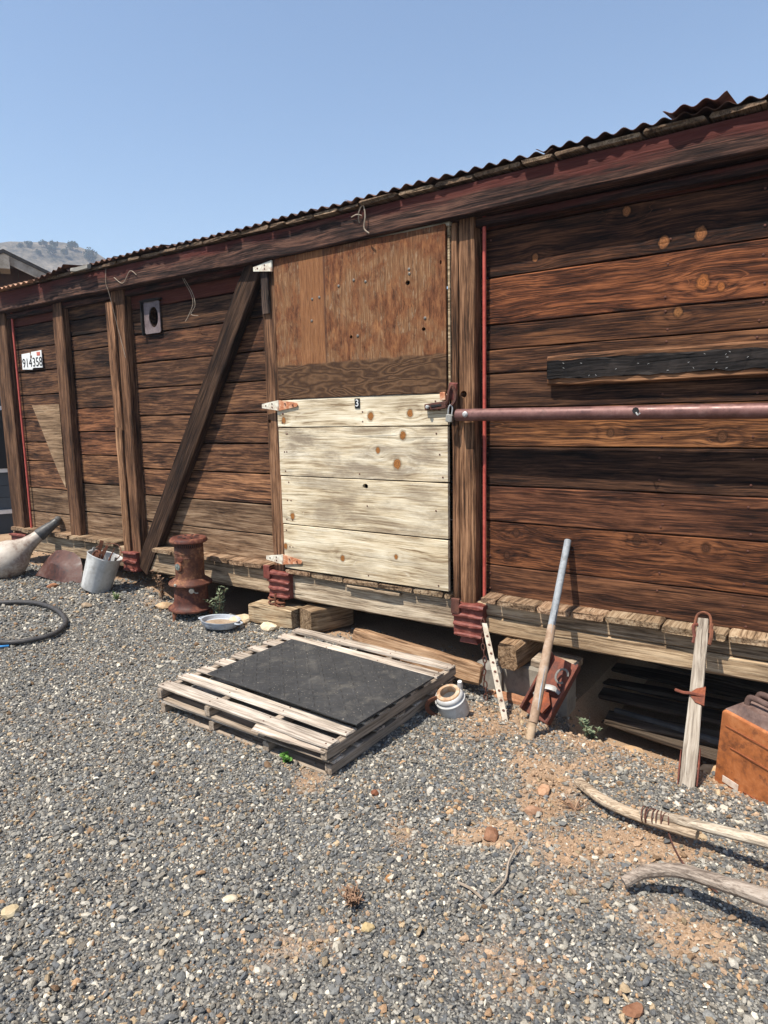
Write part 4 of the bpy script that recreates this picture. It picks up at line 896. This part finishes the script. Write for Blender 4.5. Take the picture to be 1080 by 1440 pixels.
# blocks under the door post
def thing_beam(name, label, cat, loc, dims, mat, rot=(0, 0, 0), color=(1, 1, 1), group=None, seed=1, bev=.01, jit=.004, seg=6, rag=0.0):
    o = obj(name, beam(*dims, seg, bev, jit, seed, rag), mat, None, loc, rot, color); return tag(o, label, cat, group)
zc = gz(-3.45, -.0)
thing_beam('timber_block', 'square tan timber block lying under the left door post', 'block', (-3.44, -.02, zc+.075), (.40, .17, .135), W_END, (0, 0, R(4)), (1.15, 1.2, 1.15), bev=.006, jit=.003)
thing_beam('timber_block', 'darker cut timber end just right of the tan block, behind the pallet', 'block', (-3.07, .10, zc+.085), (.34, .17, .16), W_END, (0, 0, R(70)), (.75, .72, .66), seed=4, bev=.006, jit=.003)
thing_beam('timber_baulk', 'long rough tan baulk lying between the pallets and the dark gap', 'timber', (-2.19, -.135, .078), (.93, .06, .125), W_END, (R(-14), R(3.6), R(-1.5)), (.95, .82, .72), seed=8, bev=.012, jit=.005, seg=10, rag=.01)
# blocks under the right bay; concrete tints lowered to paint in deeper shade
zc = -.12
thing_beam('concrete_block', 'rounded grey concrete block right of the baulk, under the iron pocket', 'block', (-1.76, .06, zc+.09), (.17, .16, .20), CONC, (0, 0, R(5)), (.6, .6, .6), 'concrete blocks under the car', 3, .035, .004)
thing_beam('concrete_block', 'grey concrete block beneath the cracked crossbeam end', 'block', (-1.57, .12, zc+.085), (.22, .18, .225), CONC, (0, 0, R(3)), (.68, .66, .62), 'concrete blocks under the car', 5, .012, .003)
thing_beam('concrete_block', 'upright concrete block behind the leaning pipe, capped by a board', 'block', (-1.335, .03, zc+.11), (.15, .17, .26), CONC, (0, 0, R(2)), (.66, .65, .61), 'concrete blocks under the car', 6, .012, .003)
thing_beam('board_offcut', 'short thick board lying on top of the upright concrete block', 'board', (-1.345, .03, zc+.265), (.235, .19, .042), W_GREY, (0, R(1.5), R(3)), (.95, .93, .88), None, 7, .005, .002)
thing_beam('brick_footing', 'flat orange clay brick in the dirt below the concrete blocks', 'brick', (-1.60, -.035, zc+.005), (.36, .09, .06), STONE_B, (0, 0, R(2)), (.95, .75, .65), None, 9)
# boards lying under the car, the shade there put into their dark tint
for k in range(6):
    thing_beam('stored_board', 'weathered board with shade painted into its colour, stored under the right end', 'board', (-.50+rnd.uniform(-.12, .12), .22+.15*k+rnd.uniform(-.05, .05), -.26+.03*k), (1.55+rnd.uniform(-.2, .3), .13, .025), W_GREY, (R(rnd.uniform(-10, 10)), 0, R(rnd.uniform(-16, 9))), (.26, .24, .23), 'boards stored under the car', k)
thing_beam('iron_channel', 'long thin iron bar on the ground in the shade below the sill', 'bar', (-.62, .30, -.22), (1.0, .03, .03), CONC, (0, R(1.5), R(-7)), (.3, .31, .33), None, 3, .003, .001)  # bar colour darkened to imitate the shade under the car

# rusty channel iron leaning on the block
ch = empty('channel_scrap', (-1.33, -.30, -.05), 'short rusty iron channel leaning against the upright concrete block', 'scrap')
CH_R = Euler((R(-38), R(14), R(-6)))
def chp(n_, me, loc, m=RUST_D, c=(1, 1, 1), rot=(0, 0, 0), smooth=False): 
    o = obj(n_, me, m, ch, (0, 0, 0), color=c, smooth=smooth); o.matrix_local = CH_R.to_matrix().to_4x4() @ Matrix.Translation(loc) @ Euler(rot).to_matrix().to_4x4(); return o
chp('web', beam(.165, .010, .34, 3, .003, .002, 3), (0, .0, .17), c=(1.5, 1.2, 1.1))
for sgn in (-1, 1): chp('flange', beam(.012, .06, .34, 2, .003, .002, 4), (sgn*.078, -.025, .17), c=(1.25, 1.0, .95))
chp('bent_plate', prism([(-.05, -.05), (.04, -.07), (.055, -.01), (.02, .04), (-.03, .03)], -.02, .008), (-.005, -.03, .10), RUST, (1.3, .9, .7))
chp('grey_strap', tube(spline([(-.06, -.03, .10), (-.03, -.045, .15), (.02, -.045, .17), (.06, -.03, .165)], 5), [.008]*6+[.018]*6+[.012]*4, 6, flat=.5), (0, 0, 0), GALV, (.75, .72, .68), smooth=True)
chp('ring', tube([(.03*math.cos(a), -.03, .03*math.sin(a)*1.3) for a in np.linspace(.3, 5.5, 14)], .006, 6), (.03, -.01, .25), GALV, (.55, .5, .45), smooth=True)

# white perforated stake and chain
stk = empty('perforated_stake', (-1.42, -.47, gz(-1.42, -.47)-.01), 'narrow white perforated metal stake leaning from the gravel to the iron pocket', 'stake')
a, b = Vector((-1.405, -.49, gz(-1.4, -.49)-.02)), Vector((-1.735, -.085, .335))
L = (b-a).length
stp = between('bar', beam(L, .004, .030, 6, .001, .001, 2), metal('stake_white', (.24, .18, .13), (.44, .38, .30), (.55, .50, .42), 14, .6), stk, a, b, roll=-PI/2+R(8))
for k in range(10): obj('hole_rim', lathe([(.0075, 0), (.0075, .002)], 8), RUST_D, stp, (-L/2+.03+k*.058, -.003, 0), (PI/2, 0, 0), world=False)
chn = empty('chain', (-1.755, -.075, .34), 'rusty chain hanging from the red rod down to the dirt', 'chain')
for k in range(13):
    t = [(.010*math.cos(q_), 0, .021*math.sin(q_)) for q_ in np.linspace(0, 2*PI, 11)]
    obj('link', tube(t, .0042, 5), RUST_D, chn, (-1.75+.004*math.sin(k*1.3)+.006*k, -.075-.009*k, .335-.033*k), (0, R(8*math.sin(k)), (PI/2)*(k % 2)+.3), smooth=True)

# galvanised pot with rusty handle
pt = empty('spouted_pot', (-1.66, -.56, gz(-1.66, -.56)), 'small galvanised pot with rusty lid and handle beside the pallet corner', 'pot', rot=(R(20), R(-12), R(20)))
obj('body', lathe([(.078, .0), (.080, .004), (.074, .085), (.079, .088), (.079, .094), (.074, .098), (.069, .105), (.073, .11), (.073, .118), (.066, .128), (.062, .13), (.058, .127), (.055, .04), (.02, .035)], 28), GALVB, pt, (0, 0, .012), world=False, smooth=True)
obj('lid', lathe([(.064, .128), (.060, .136), (.042, .138), (.040, .128), (.041, .10)], 24, close=False), metal('lid_rust', (.2, .09, .04), (.38, .24, .14), (.5, .42, .32), 18, .7), pt, (0, 0, .012), world=False, smooth=True)
obj('handle', tube(spline([(-.055, -.03, .135), (-.10, -.05, .13), (-.115, -.055, .09), (-.10, -.05, .05), (-.085, -.045, .03)], 5), .013, 6, flat=.3), RUST, pt, (0, 0, .012), world=False, smooth=True)
obj('spout', tube([(.05, .03, .10), (.062, .035, .14), (.066, .035, .165)], [.016, .014, .012], 8), GALV, pt, (0, 0, .012), world=False, smooth=True)

# leaning galvanised pipe with a rusty sleeve
lpz = gz(-1.225, -.63)
pp = empty('leaning_pipe', (-1.225, -.63, lpz), 'galvanised pipe with a rusted lower half, leaning on the dark wall boards', 'pipe')
a, b = Vector((-1.225, -.635, lpz-.03)), Vector((-1.302, .052, .832)); L = (b-a).length
pm_ = metal('pipe_grey', (.14, .15, .16), (.24, .255, .27), (.33, .345, .36), 12, .65, .0, .15, .3, .35, (.12, .09, .07))
between('tube', tube([(-L/2+L*i/8, 0, 0) for i in range(9)], .0185, 16), pm_, pp, a, b, smooth=True)
d_ = (b-a).normalized()
between('rusty_sleeve', tube([(-.255, 0, 0), (-.25, 0, 0), (0, 0, 0), (.25, 0, 0), (.255, 0, 0)], [.012, .0225, .0235, .0215, .014], 14), metal('sleeve_rust', (.14, .08, .045), (.31, .21, .14), (.40, .33, .27), 8, .8), pp, a+d_*.10+Vector((.004, -.006, 0)), a+d_*.62+Vector((.004, -.006, 0)), smooth=True)
between('split_strip', beam(.52, .012, .018, 6, .003, .002, 3), pm_, pp, a+d_*.26+Vector((.016, -.020, 0)), a+d_*.62+Vector((.012, -.018, 0)))
between('muddy_foot', tube([(-.07, 0, 0), (.07, 0, 0)], [.021, .0205], 14), metal('dried_mud', (.25, .17, .10), (.36, .26, .17), (.45, .34, .24), 16, .95), pp, a-d_*.0, a+d_*.12, smooth=True)

# white worn timber with iron fittings
pz = gz(-.525, -.66)
sg = empty('iron_shod_timber', (-.525, -.66, pz), 'white weathered timber with iron straps, leaning upright on the sill', 'timber')
a, b = Vector((-.522, -.665, pz-.03)), Vector((-.590, -.075, .535)); d_ = (b-a).normalized(); L = (b-a).length
tm = between('shaft', beam(L, .032, .062, 8, .004, .0015, 4), W_WHITE, sg, a, b, roll=-PI/2, color=(.74, .72, .69))
q = tm.rotation_euler.to_matrix()
def on_t(n_, me, lx, ly, lz, m=RUST, rot=(0, 0, 0), c=(1, 1, 1), smooth=False): return obj(n_, me, m, tm, (lx, ly, lz), rot, c, world=False, smooth=smooth)
for v in tm.data.vertices: v.co.z *= .98-.16*(v.co.x/L+.5)
on_t('foot_strap', beam(.16, .036, .007, 3, .002, .001), -L/2+.10, -.001, .036, RUST_D, c=(1.5, 1.1, 1)); on_t('foot_strap', beam(.16, .036, .007, 3, .002, .001), -L/2+.12, -.001, -.036, RUST_D, c=(1.5, 1.1, 1))
on_t('band', prism([(-.045, -.037), (.045, -.037), (.03, .0), (.01, .02), (-.01, .02), (-.035, .0)], -.004, .004), .02, -.019, 0, RUST, c=(1.2, .9, .8))
on_t('hook', tube(spline([(0, -.02, -.03), (0, -.03, .02), (0, -.025, .05), (.01, -.02, .085)], 5), .007, 6), .02, 0, 0, RUST_D, smooth=True, c=(1.4, 1.1, 1))
on_t('shackle', tube(spline([(-.05, -.0, -.030), (.0, 0, -.034), (.045, 0, -.026), (.06, 0, 0), (.045, 0, .026), (.0, 0, .034), (-.04, -.0, .034)], 6), .006, 8), L/2-.02, 0, 0, RUST, smooth=True)
on_t('clip', tube(spline([(-.09, 0, -.034), (-.04, -.008, -.040), (.02, 0, -.036)], 5), .009, 6), L/2-.04, 0, 0, RUST, smooth=True)
on_t('clip', tube(spline([(.0, -.016, .020), (-.01, -.02, .038), (-.06, -.01, .030), (-.09, -.0, .034)], 5), .0085, 6), L/2-.04, 0, 0, RUST_D, smooth=True, c=(1.4, 1.1, 1))

# jerry can
jx, jy = -.455, -.475; jz = gz(-.3, -.45)-.02
jc = empty('jerry_can', (jx, jy, jz), 'rusty orange steel fuel can standing on the gravel at the right edge', 'fuel can', rot=(R(2), R(5.0), R(-30)))
w_, h_, d_ = .36, .365, .175
prof = [(.018, 0), (w_-.018, 0), (w_, .018), (w_-.004, h_-.012), (w_-.016, h_), (.016, h_), (.004, h_-.012), (0, .018)]
jb = obj('body', prism(prof, 0, d_), JERRY, jc, (0, 0, 0), world=False)
bv = jb.modifiers.new('b', 'BEVEL'); bv.width = .008; bv.segments = 2; bv.limit_method = 'ANGLE'
tp = obj('top', prism([(.012, h_), (w_-.012, h_), (w_-.07, h_+.045), (.05, h_+.035)], .01, d_-.01), JERRY_T, jc, (0, 0, 0), world=False)
for v in tp.data.vertices:
    if v.co.z > h_+.01: v.co.y = .03+(v.co.y-.01)*.74
for k in range(2):
    obj('handle', tube(spline([(.07, 0, h_+.03), (.075, 0, h_+.062), (.10, 0, h_+.075), (.22, 0, h_+.075), (.25, 0, h_+.062), (.26, 0, h_+.03)], 5), .013, 8, flat=.6), JERRY_T, jc, (0, .06+.06*k, 0), world=False, smooth=True)
obj('label', beam(.075, .002, .030, 2, .0005, 0), metal('label_pale', (.42, .28, .2), (.58, .47, .38), (.66, .58, .5), 40, .7), jb, (.08, -.0015, .062), (0, R(0), 0), world=False)
for (z, x0, x1) in ((.30, .03, .33), (.215, .06, .33), (.06, .14, .30)):
    obj('pressed_rib', beam(x1-x0, .006, .008, 6, .002, .001), JERRY, jb, ((x0+x1)/2, -.001, z), color=(.55, .45, .4), world=False)
for k in range(16):
    obj('print_mark', beam(rnd.uniform(.004, .012), .001, .004, 1, .0003, 0), HINGE_O, jb, (.128+.011*k, -.001, .052-.009*(k % 2)), color=(1.4, 1.3, 1.1), world=False)

# curved wooden handles lying on the gravel
def sweep(path, wd, ht, n=None, seed=0):
    r = random.Random(seed); pts = spline(path, 8); bm = bmesh.new(); rings = []
    for i, p in enumerate(pts):
        t = (pts[min(i+1, len(pts)-1)]-pts[max(i-1, 0)]).normalized(); u = Vector((0, 0, 1)); sd = t.cross(u).normalized(); u2 = sd.cross(t)
        w = wd[0]+(wd[1]-wd[0])*i/(len(pts)-1); h = ht[0]+(ht[1]-ht[0])*i/(len(pts)-1)
        ring = []
        for k in range(10):
            a = 2*PI*(k+.5)/10; ca, sa = math.cos(a), math.sin(a)
            f = (abs(ca)**3.2+abs(sa)**3.2)**(-1/3.2)
            ring.append(bm.verts.new(p + sd*(w/2*ca*f+r.uniform(-.0006, .0006)) + u2*(h/2*sa*f+r.uniform(-.0006, .0006))))
        rings.append(ring)
    for a, b in zip(rings, rings[1:]):
        for k in range(10): bm.faces.new((a[k], b[k], b[(k+1) % 10], a[(k+1) % 10]))
    bm.faces.new(rings[0]); bm.faces.new(rings[-1][::-1]); bmesh.ops.recalc_face_normals(bm, faces=bm.faces); return bm
def rel(pts, o): return [Vector(p)-Vector(o) for p in pts]
o1 = (-.66, -1.066, .03)
h1 = empty('curved_handle', o1, 'pale curved wooden handle bound with rusty wire, lying by the fuel can', 'handle')
P1 = [(-.880, -.928, .030), (-.808, -.986, .035), (-.745, -1.027, .040), (-.654, -1.066, .048), (-.523, -1.092, .058), (-.40, -1.107, .068)]
obj('grip', sweep(rel(P1, o1), (.040, .044), (.034, .030), seed=1), W_HAND, h1, o1)
P1b = [(-.60, -1.076, .072), (-.504, -1.082, .083), (-.360, -1.104, .103), (-.187, -1.126, .127), (.05, -1.155, .16), (.5, -1.20, .22)]
obj('shaft', sweep(rel(P1b, o1), (.032, .040), (.026, .038), seed=2), W_WHITE, h1, o1, color=(1.02, .97, .88))
for k in range(8):
    x_ = -.585+k*.0125; c_ = Vector((x_, -1.083-.02*(x_+.585), .068)); t_ = Vector((.13, -.026+rnd.uniform(-.05, .05), .015)).normalized(); s_ = t_.cross(Vector((0, 0, 1))).normalized(); u_ = s_.cross(t_)
    obj('wire_turn', tube([c_-Vector(o1)+s_*(.027*math.cos(q_))+u_*(.029*math.sin(q_)) for q_ in np.linspace(0, 2*PI, 13)], .0022, 5), RUST_D, h1, o1, smooth=True)
obj('wire_tail', tube(spline(rel([(-.50, -1.10, .05), (-.47, -1.14, .02), (-.42, -1.22, .018), (-.36, -1.27, .016), (-.30, -1.31, .018)], o1), 5), .003, 5), RUST_D, h1, o1, smooth=True)
o2 = (-.45, -1.40, .02)
h2 = empty('curved_handle', o2, 'smooth grey curved wooden handle nearest the camera, lifted off the gravel', 'handle')
P2 = [(-.546, -1.464, .046), (-.516, -1.434, .065), (-.488, -1.420, .080), (-.431, -1.396, .095), (-.380, -1.392, .105), (-.307, -1.402, .115), (-.228, -1.422, .130), (-.154, -1.438, .140), (.1, -1.49, .17), (.5, -1.57, .21)]
obj('grip', sweep(rel(P2, o2), (.030, .052), (.031, .046), seed=3), W_HAND2, h2, o2)

# garden hose and a bit of blue rope
HP = [(-7.2, -1.9, .06), (-6.3, -1.45, .07), (-5.539, -.968, .085), (-5.288, -.846, .075), (-5.081, -.818, .07), (-4.856, -.855, .06), (-4.669, -.924, .055), (-4.584, -.990, .05), (-4.510, -1.110, .047), (-4.532, -1.246, .045), (-4.593, -1.334, .045), (-4.677, -1.386, .045), (-5.0, -1.55, .045), (-5.8, -2.1, .04)]
HP = [(x, y, gz(x, y)+.028) for x, y, z in HP]
o = obj('garden_hose', tube([p-Vector((-4.6, -1.0, .03)) for p in spline(HP, 6)], .0175, 10), HOSE, None, (-4.6, -1.0, .03), smooth=True); tag(o, 'black rubber hose looping across the gravel at the left edge', 'hose')
o = obj('blue_rope', tube(spline([(-.3, -.18, .0), (-.14, -.10, .004), (0, 0, .006), (.03, .05, .002)], 5), .007, 6), BLUE, None, (-4.62, -1.42, gz(-4.62, -1.42)+.014), smooth=True); tag(o, 'short end of blue rope below the black hose', 'rope')

# larger loose stones, one by one
def rock(label, x, y, r, flat, mat, color=(1, 1, 1), seed=0, group='larger stones among the gravel', dz=.25, sy=1.0):
    bm = bmesh.new(); bmesh.ops.create_icosphere(bm, subdivisions=2, radius=1.0)
    rr_ = random.Random(seed); cuts = [(Vector((rr_.gauss(0, 1), rr_.gauss(0, 1), rr_.gauss(0, 1))).normalized(), rr_.uniform(.62, .9)) for _ in range(11)]
    for v in bm.verts:
        for n_, d_ in cuts:
            e_ = v.co.dot(n_)-d_
            if e_ > 0: v.co -= n_*e_*.9
        v.co *= 1+.10*mnoise.noise(v.co*2.3+Vector((seed*9.1, 3, 1)))
        v.co.x *= r*1.2; v.co.y *= r*.9*sy; v.co.z *= r*flat
    o = obj('stone', bm, mat, None, (x, y, gz(x, y)+r*flat*dz+.004), (0, 0, seed*1.7), color); return tag(o, label, 'stone', group)
rock('smooth tan stone on the dirt patch left of the pale handle tip', -.985, -1.036, .036, .55, STONE_B, (1.35, 1.3, 1.25), 1)
rock('round pinkish stone below the smooth tan one', -.958, -1.208, .030, .6, STONE_B, (.95, .9, .9), 2)
rock('crumbly red brown stone in the middle right gravel', -1.027, -1.43, .036, .5, STONE_B, (.75, .62, .58), 3)
rock('pale flat stone below the pallet, left of centre', -1.58, -2.17, .022, .5, STONE, (1.05, 1.05, 1.0), 4)
rock('large tan stone at the lower left edge', -2.107, -2.598, .030, .6, STONE, (.85, .8, .65), 5)
rock('upright tan stone beside the dry tuft at the bottom centre', -1.135, -2.03, .020, .8, STONE, (.9, .8, .55), 6)
rock('dark red stone just in front of the pallet corner', -1.55, -1.42, .019, .7, STONE_B, (.55, .35, .3), 7)
rock('reddish stone at the bottom right edge', -.40, -1.885, .026, .6, STONE_B, (.7, .55, .5), 8)
rock('small orange stone right of the dry tuft', -1.20, -1.82, .016, .7, STONE_B, (.95, .78, .5), 9)
rock('pale limestone lump by the tan timber block', -3.68, -.16, .095, .5, STONE, (1.1, 1.0, .85), 10, sy=.8)
rock('whitish limestone lump touching the back of the pallet', -3.40, -.15, .085, .5, STONE, (1.2, 1.15, 1.05), 11, sy=.8)
rock('orange stone in front of the dead weed', -4.45, -.24, .075, .45, STONE, (.85, .7, .55), 12)
rock('flat tan slab at the edge of the shade by the small weed', -.82, -.36, .05, .3, STONE, (.85, .66, .48), 13)
rock('orange slab between the white timber and the fuel can', -.475, -.33, .085, .35, STONE, (.95, .75, .55), 14)
rock('grey stone lying in the gravel below the bucket', -4.9, -.62, .04, .7, STONE_B, (.9, 1.1, 1.2), 15)
rock('brown stone by the rusted mudguard', -5.75, -.42, .05, .5, STONE_B, (.9, .7, .6), 16)

# weeds
def leafy(bm, p, d, L, w, r):
    d = d.normalized(); s_ = d.cross(Vector((r.uniform(-.4, .4), r.uniform(-.4, .4), 1))).normalized()
    up = s_.cross(d)
    a, b, c, e = p, p+d*L*.45+s_*w-up*0+up*w*.3, p+d*L, p+d*L*.45-s_*w+up*w*.3
    v = [bm.verts.new(q_) for q_ in (a, b, c, e)]; bm.faces.new(v)
def leafmat(name, c1, c2):
    s = N(name); k = s.noise(s.n('ShaderNodeTexCoord').outputs['Object'], 60, 3); m = s.done(s.ramp(k, [(.35, c1), (.65, c2)]), .7, 0, .25); return m
GREENL = leafmat('weed_green', (.06, .11, .03), (.15, .21, .075)); DRYL = leafmat('weed_dry', (.16, .085, .05), (.30, .19, .12)); GREYL = leafmat('weed_sage', (.10, .13, .07), (.21, .24, .15)); CLOV = leafmat('clover_green', (.07, .17, .03), (.12, .26, .05)); STEM = leafmat('stem_brown', (.14, .09, .05), (.25, .17, .10))
def weed(name, label, x, y, stems, h, spread, lm, ll, lw, nl, seed, sm=STEM, toparc=.4, z=None, curve=0.0):
    r = random.Random(seed); z = gz(x, y) if z is None else z; t = empty(name, (x, y, z), label, 'weed'); lb = bmesh.new(); sb = bmesh.new()
    for i in range(stems):
        a = r.uniform(0, 2*PI); d = Vector((math.cos(a)*spread, math.sin(a)*spread, 1)); hh = h*r.uniform(.55, 1.0); p = Vector((0, 0, 0)); pts = [p.copy()]
        for k in range(6):
            d = (d+Vector((r.uniform(-.22, .22)+curve, r.uniform(-.2, .2), 0))).normalized(); p = p+d*hh/6; pts.append(p.copy())
            for _ in range(nl):
                b = r.uniform(0, 2*PI); leafy(lb, p+d*r.uniform(-.5, .5)*hh/6, Vector((math.cos(b), math.sin(b), r.uniform(.0, .9))), ll*r.uniform(.6, 1.2), lw*r.uniform(.7, 1.2), r)
        tube(pts, [.0032]*4+[.002]*3, 5, sb)
    obj('stems', sb, sm, t, (x, y, z)); tag(obj('leaves', lb, lm, t, (x, y, z)), None, None, kind='stuff')
weed('dry_weed', 'dead brown weed hanging below the foot of the diagonal brace', -4.63, -.12, 4, .30, .15, DRYL, .030, .010, 5, 3, z=gz(-4.63, -.12)-.0, curve=-.06)
weed('leafy_weed', 'grey green leafy weed growing close against the heater', -3.86, -.20, 6, .27, .22, GREYL, .040, .009, 5, 5)
weed('leafy_weed', 'small pale green weed at the shade edge right of the leaning pipe', -1.02, -.35, 7, .115, .45, GREYL, .030, .007, 4, 9)
weed('clover', 'bright green clover sprout at the foot of the pallet', -2.05, -1.40, 6, .045, .9, CLOV, .022, .012, 3, 11, GREENL)
weed('grass_tuft', 'green tuft of grass at the far left edge by the canister', -6.98, -.38, 26, .13, .45, GREENL, .06, .004, 1, 13, GREENL)
weed('grass_tuft', 'little green grass sprig by the shade right of the bucket', -4.93, -.34, 12, .06, .5, GREENL, .03, .003, 1, 14, GREENL)
weed('dry_tuft', 'dry straw coloured tuft in the gravel at the bottom centre', -1.235, -1.97, 22, .065, .8, DRYL, .03, .003, 1, 15, DRYL)
weed('root_tangle', 'dry root tangle beside the tip of the pale handle', -.84, -1.09, 6, .09, 1.4, DRYL, .02, .002, 1, 17, DRYL)
def twig(label, pts, seed):
    pts = [(x, y, gz(x, y)+z) for x, y, z in pts]; o0 = Vector(pts[0]); o = obj('twig', tube(spline(rel(pts, o0), 4), .0042, 5), TWINE, None, o0, smooth=True); tag(o, label, 'twig', 'dry twigs')
twig('long dry forked twig on the gravel right of centre', [(-.905, -1.47, .03), (-.90, -1.55, .022), (-.875, -1.63, .018), (-.885, -1.70, .012)], 1)
twig('short dry twig below and left of the long one', [(-1.0, -1.72, .016), (-.95, -1.725, .018), (-.90, -1.74, .014)], 2)

# ================================================================== HAZE
bm = bmesh.new(); bmesh.ops.create_cube(bm, size=1.0)
hz = obj('haze', bm, None, None, (-150, 150, 44.0)); hz.scale = (1000, 1000, 94)
hm = bpy.data.materials.new('haze'); hm.use_nodes = True; nt_ = hm.node_tree; nt_.nodes.remove(nt_.nodes['Principled BSDF'])
pv = nt_.nodes.new('ShaderNodeVolumePrincipled'); pv.inputs['Color'].default_value = (.66, .80, 1.0, 1); pv.inputs['Density'].default_value = .00095; pv.inputs['Anisotropy'].default_value = .2
nt_.links.new(pv.outputs[0], nt_.nodes['Material Output'].inputs['Volume']); hz.data.materials.append(hm)
tag(hz, 'thin pale summer haze filling the air', 'haze', kind='stuff')
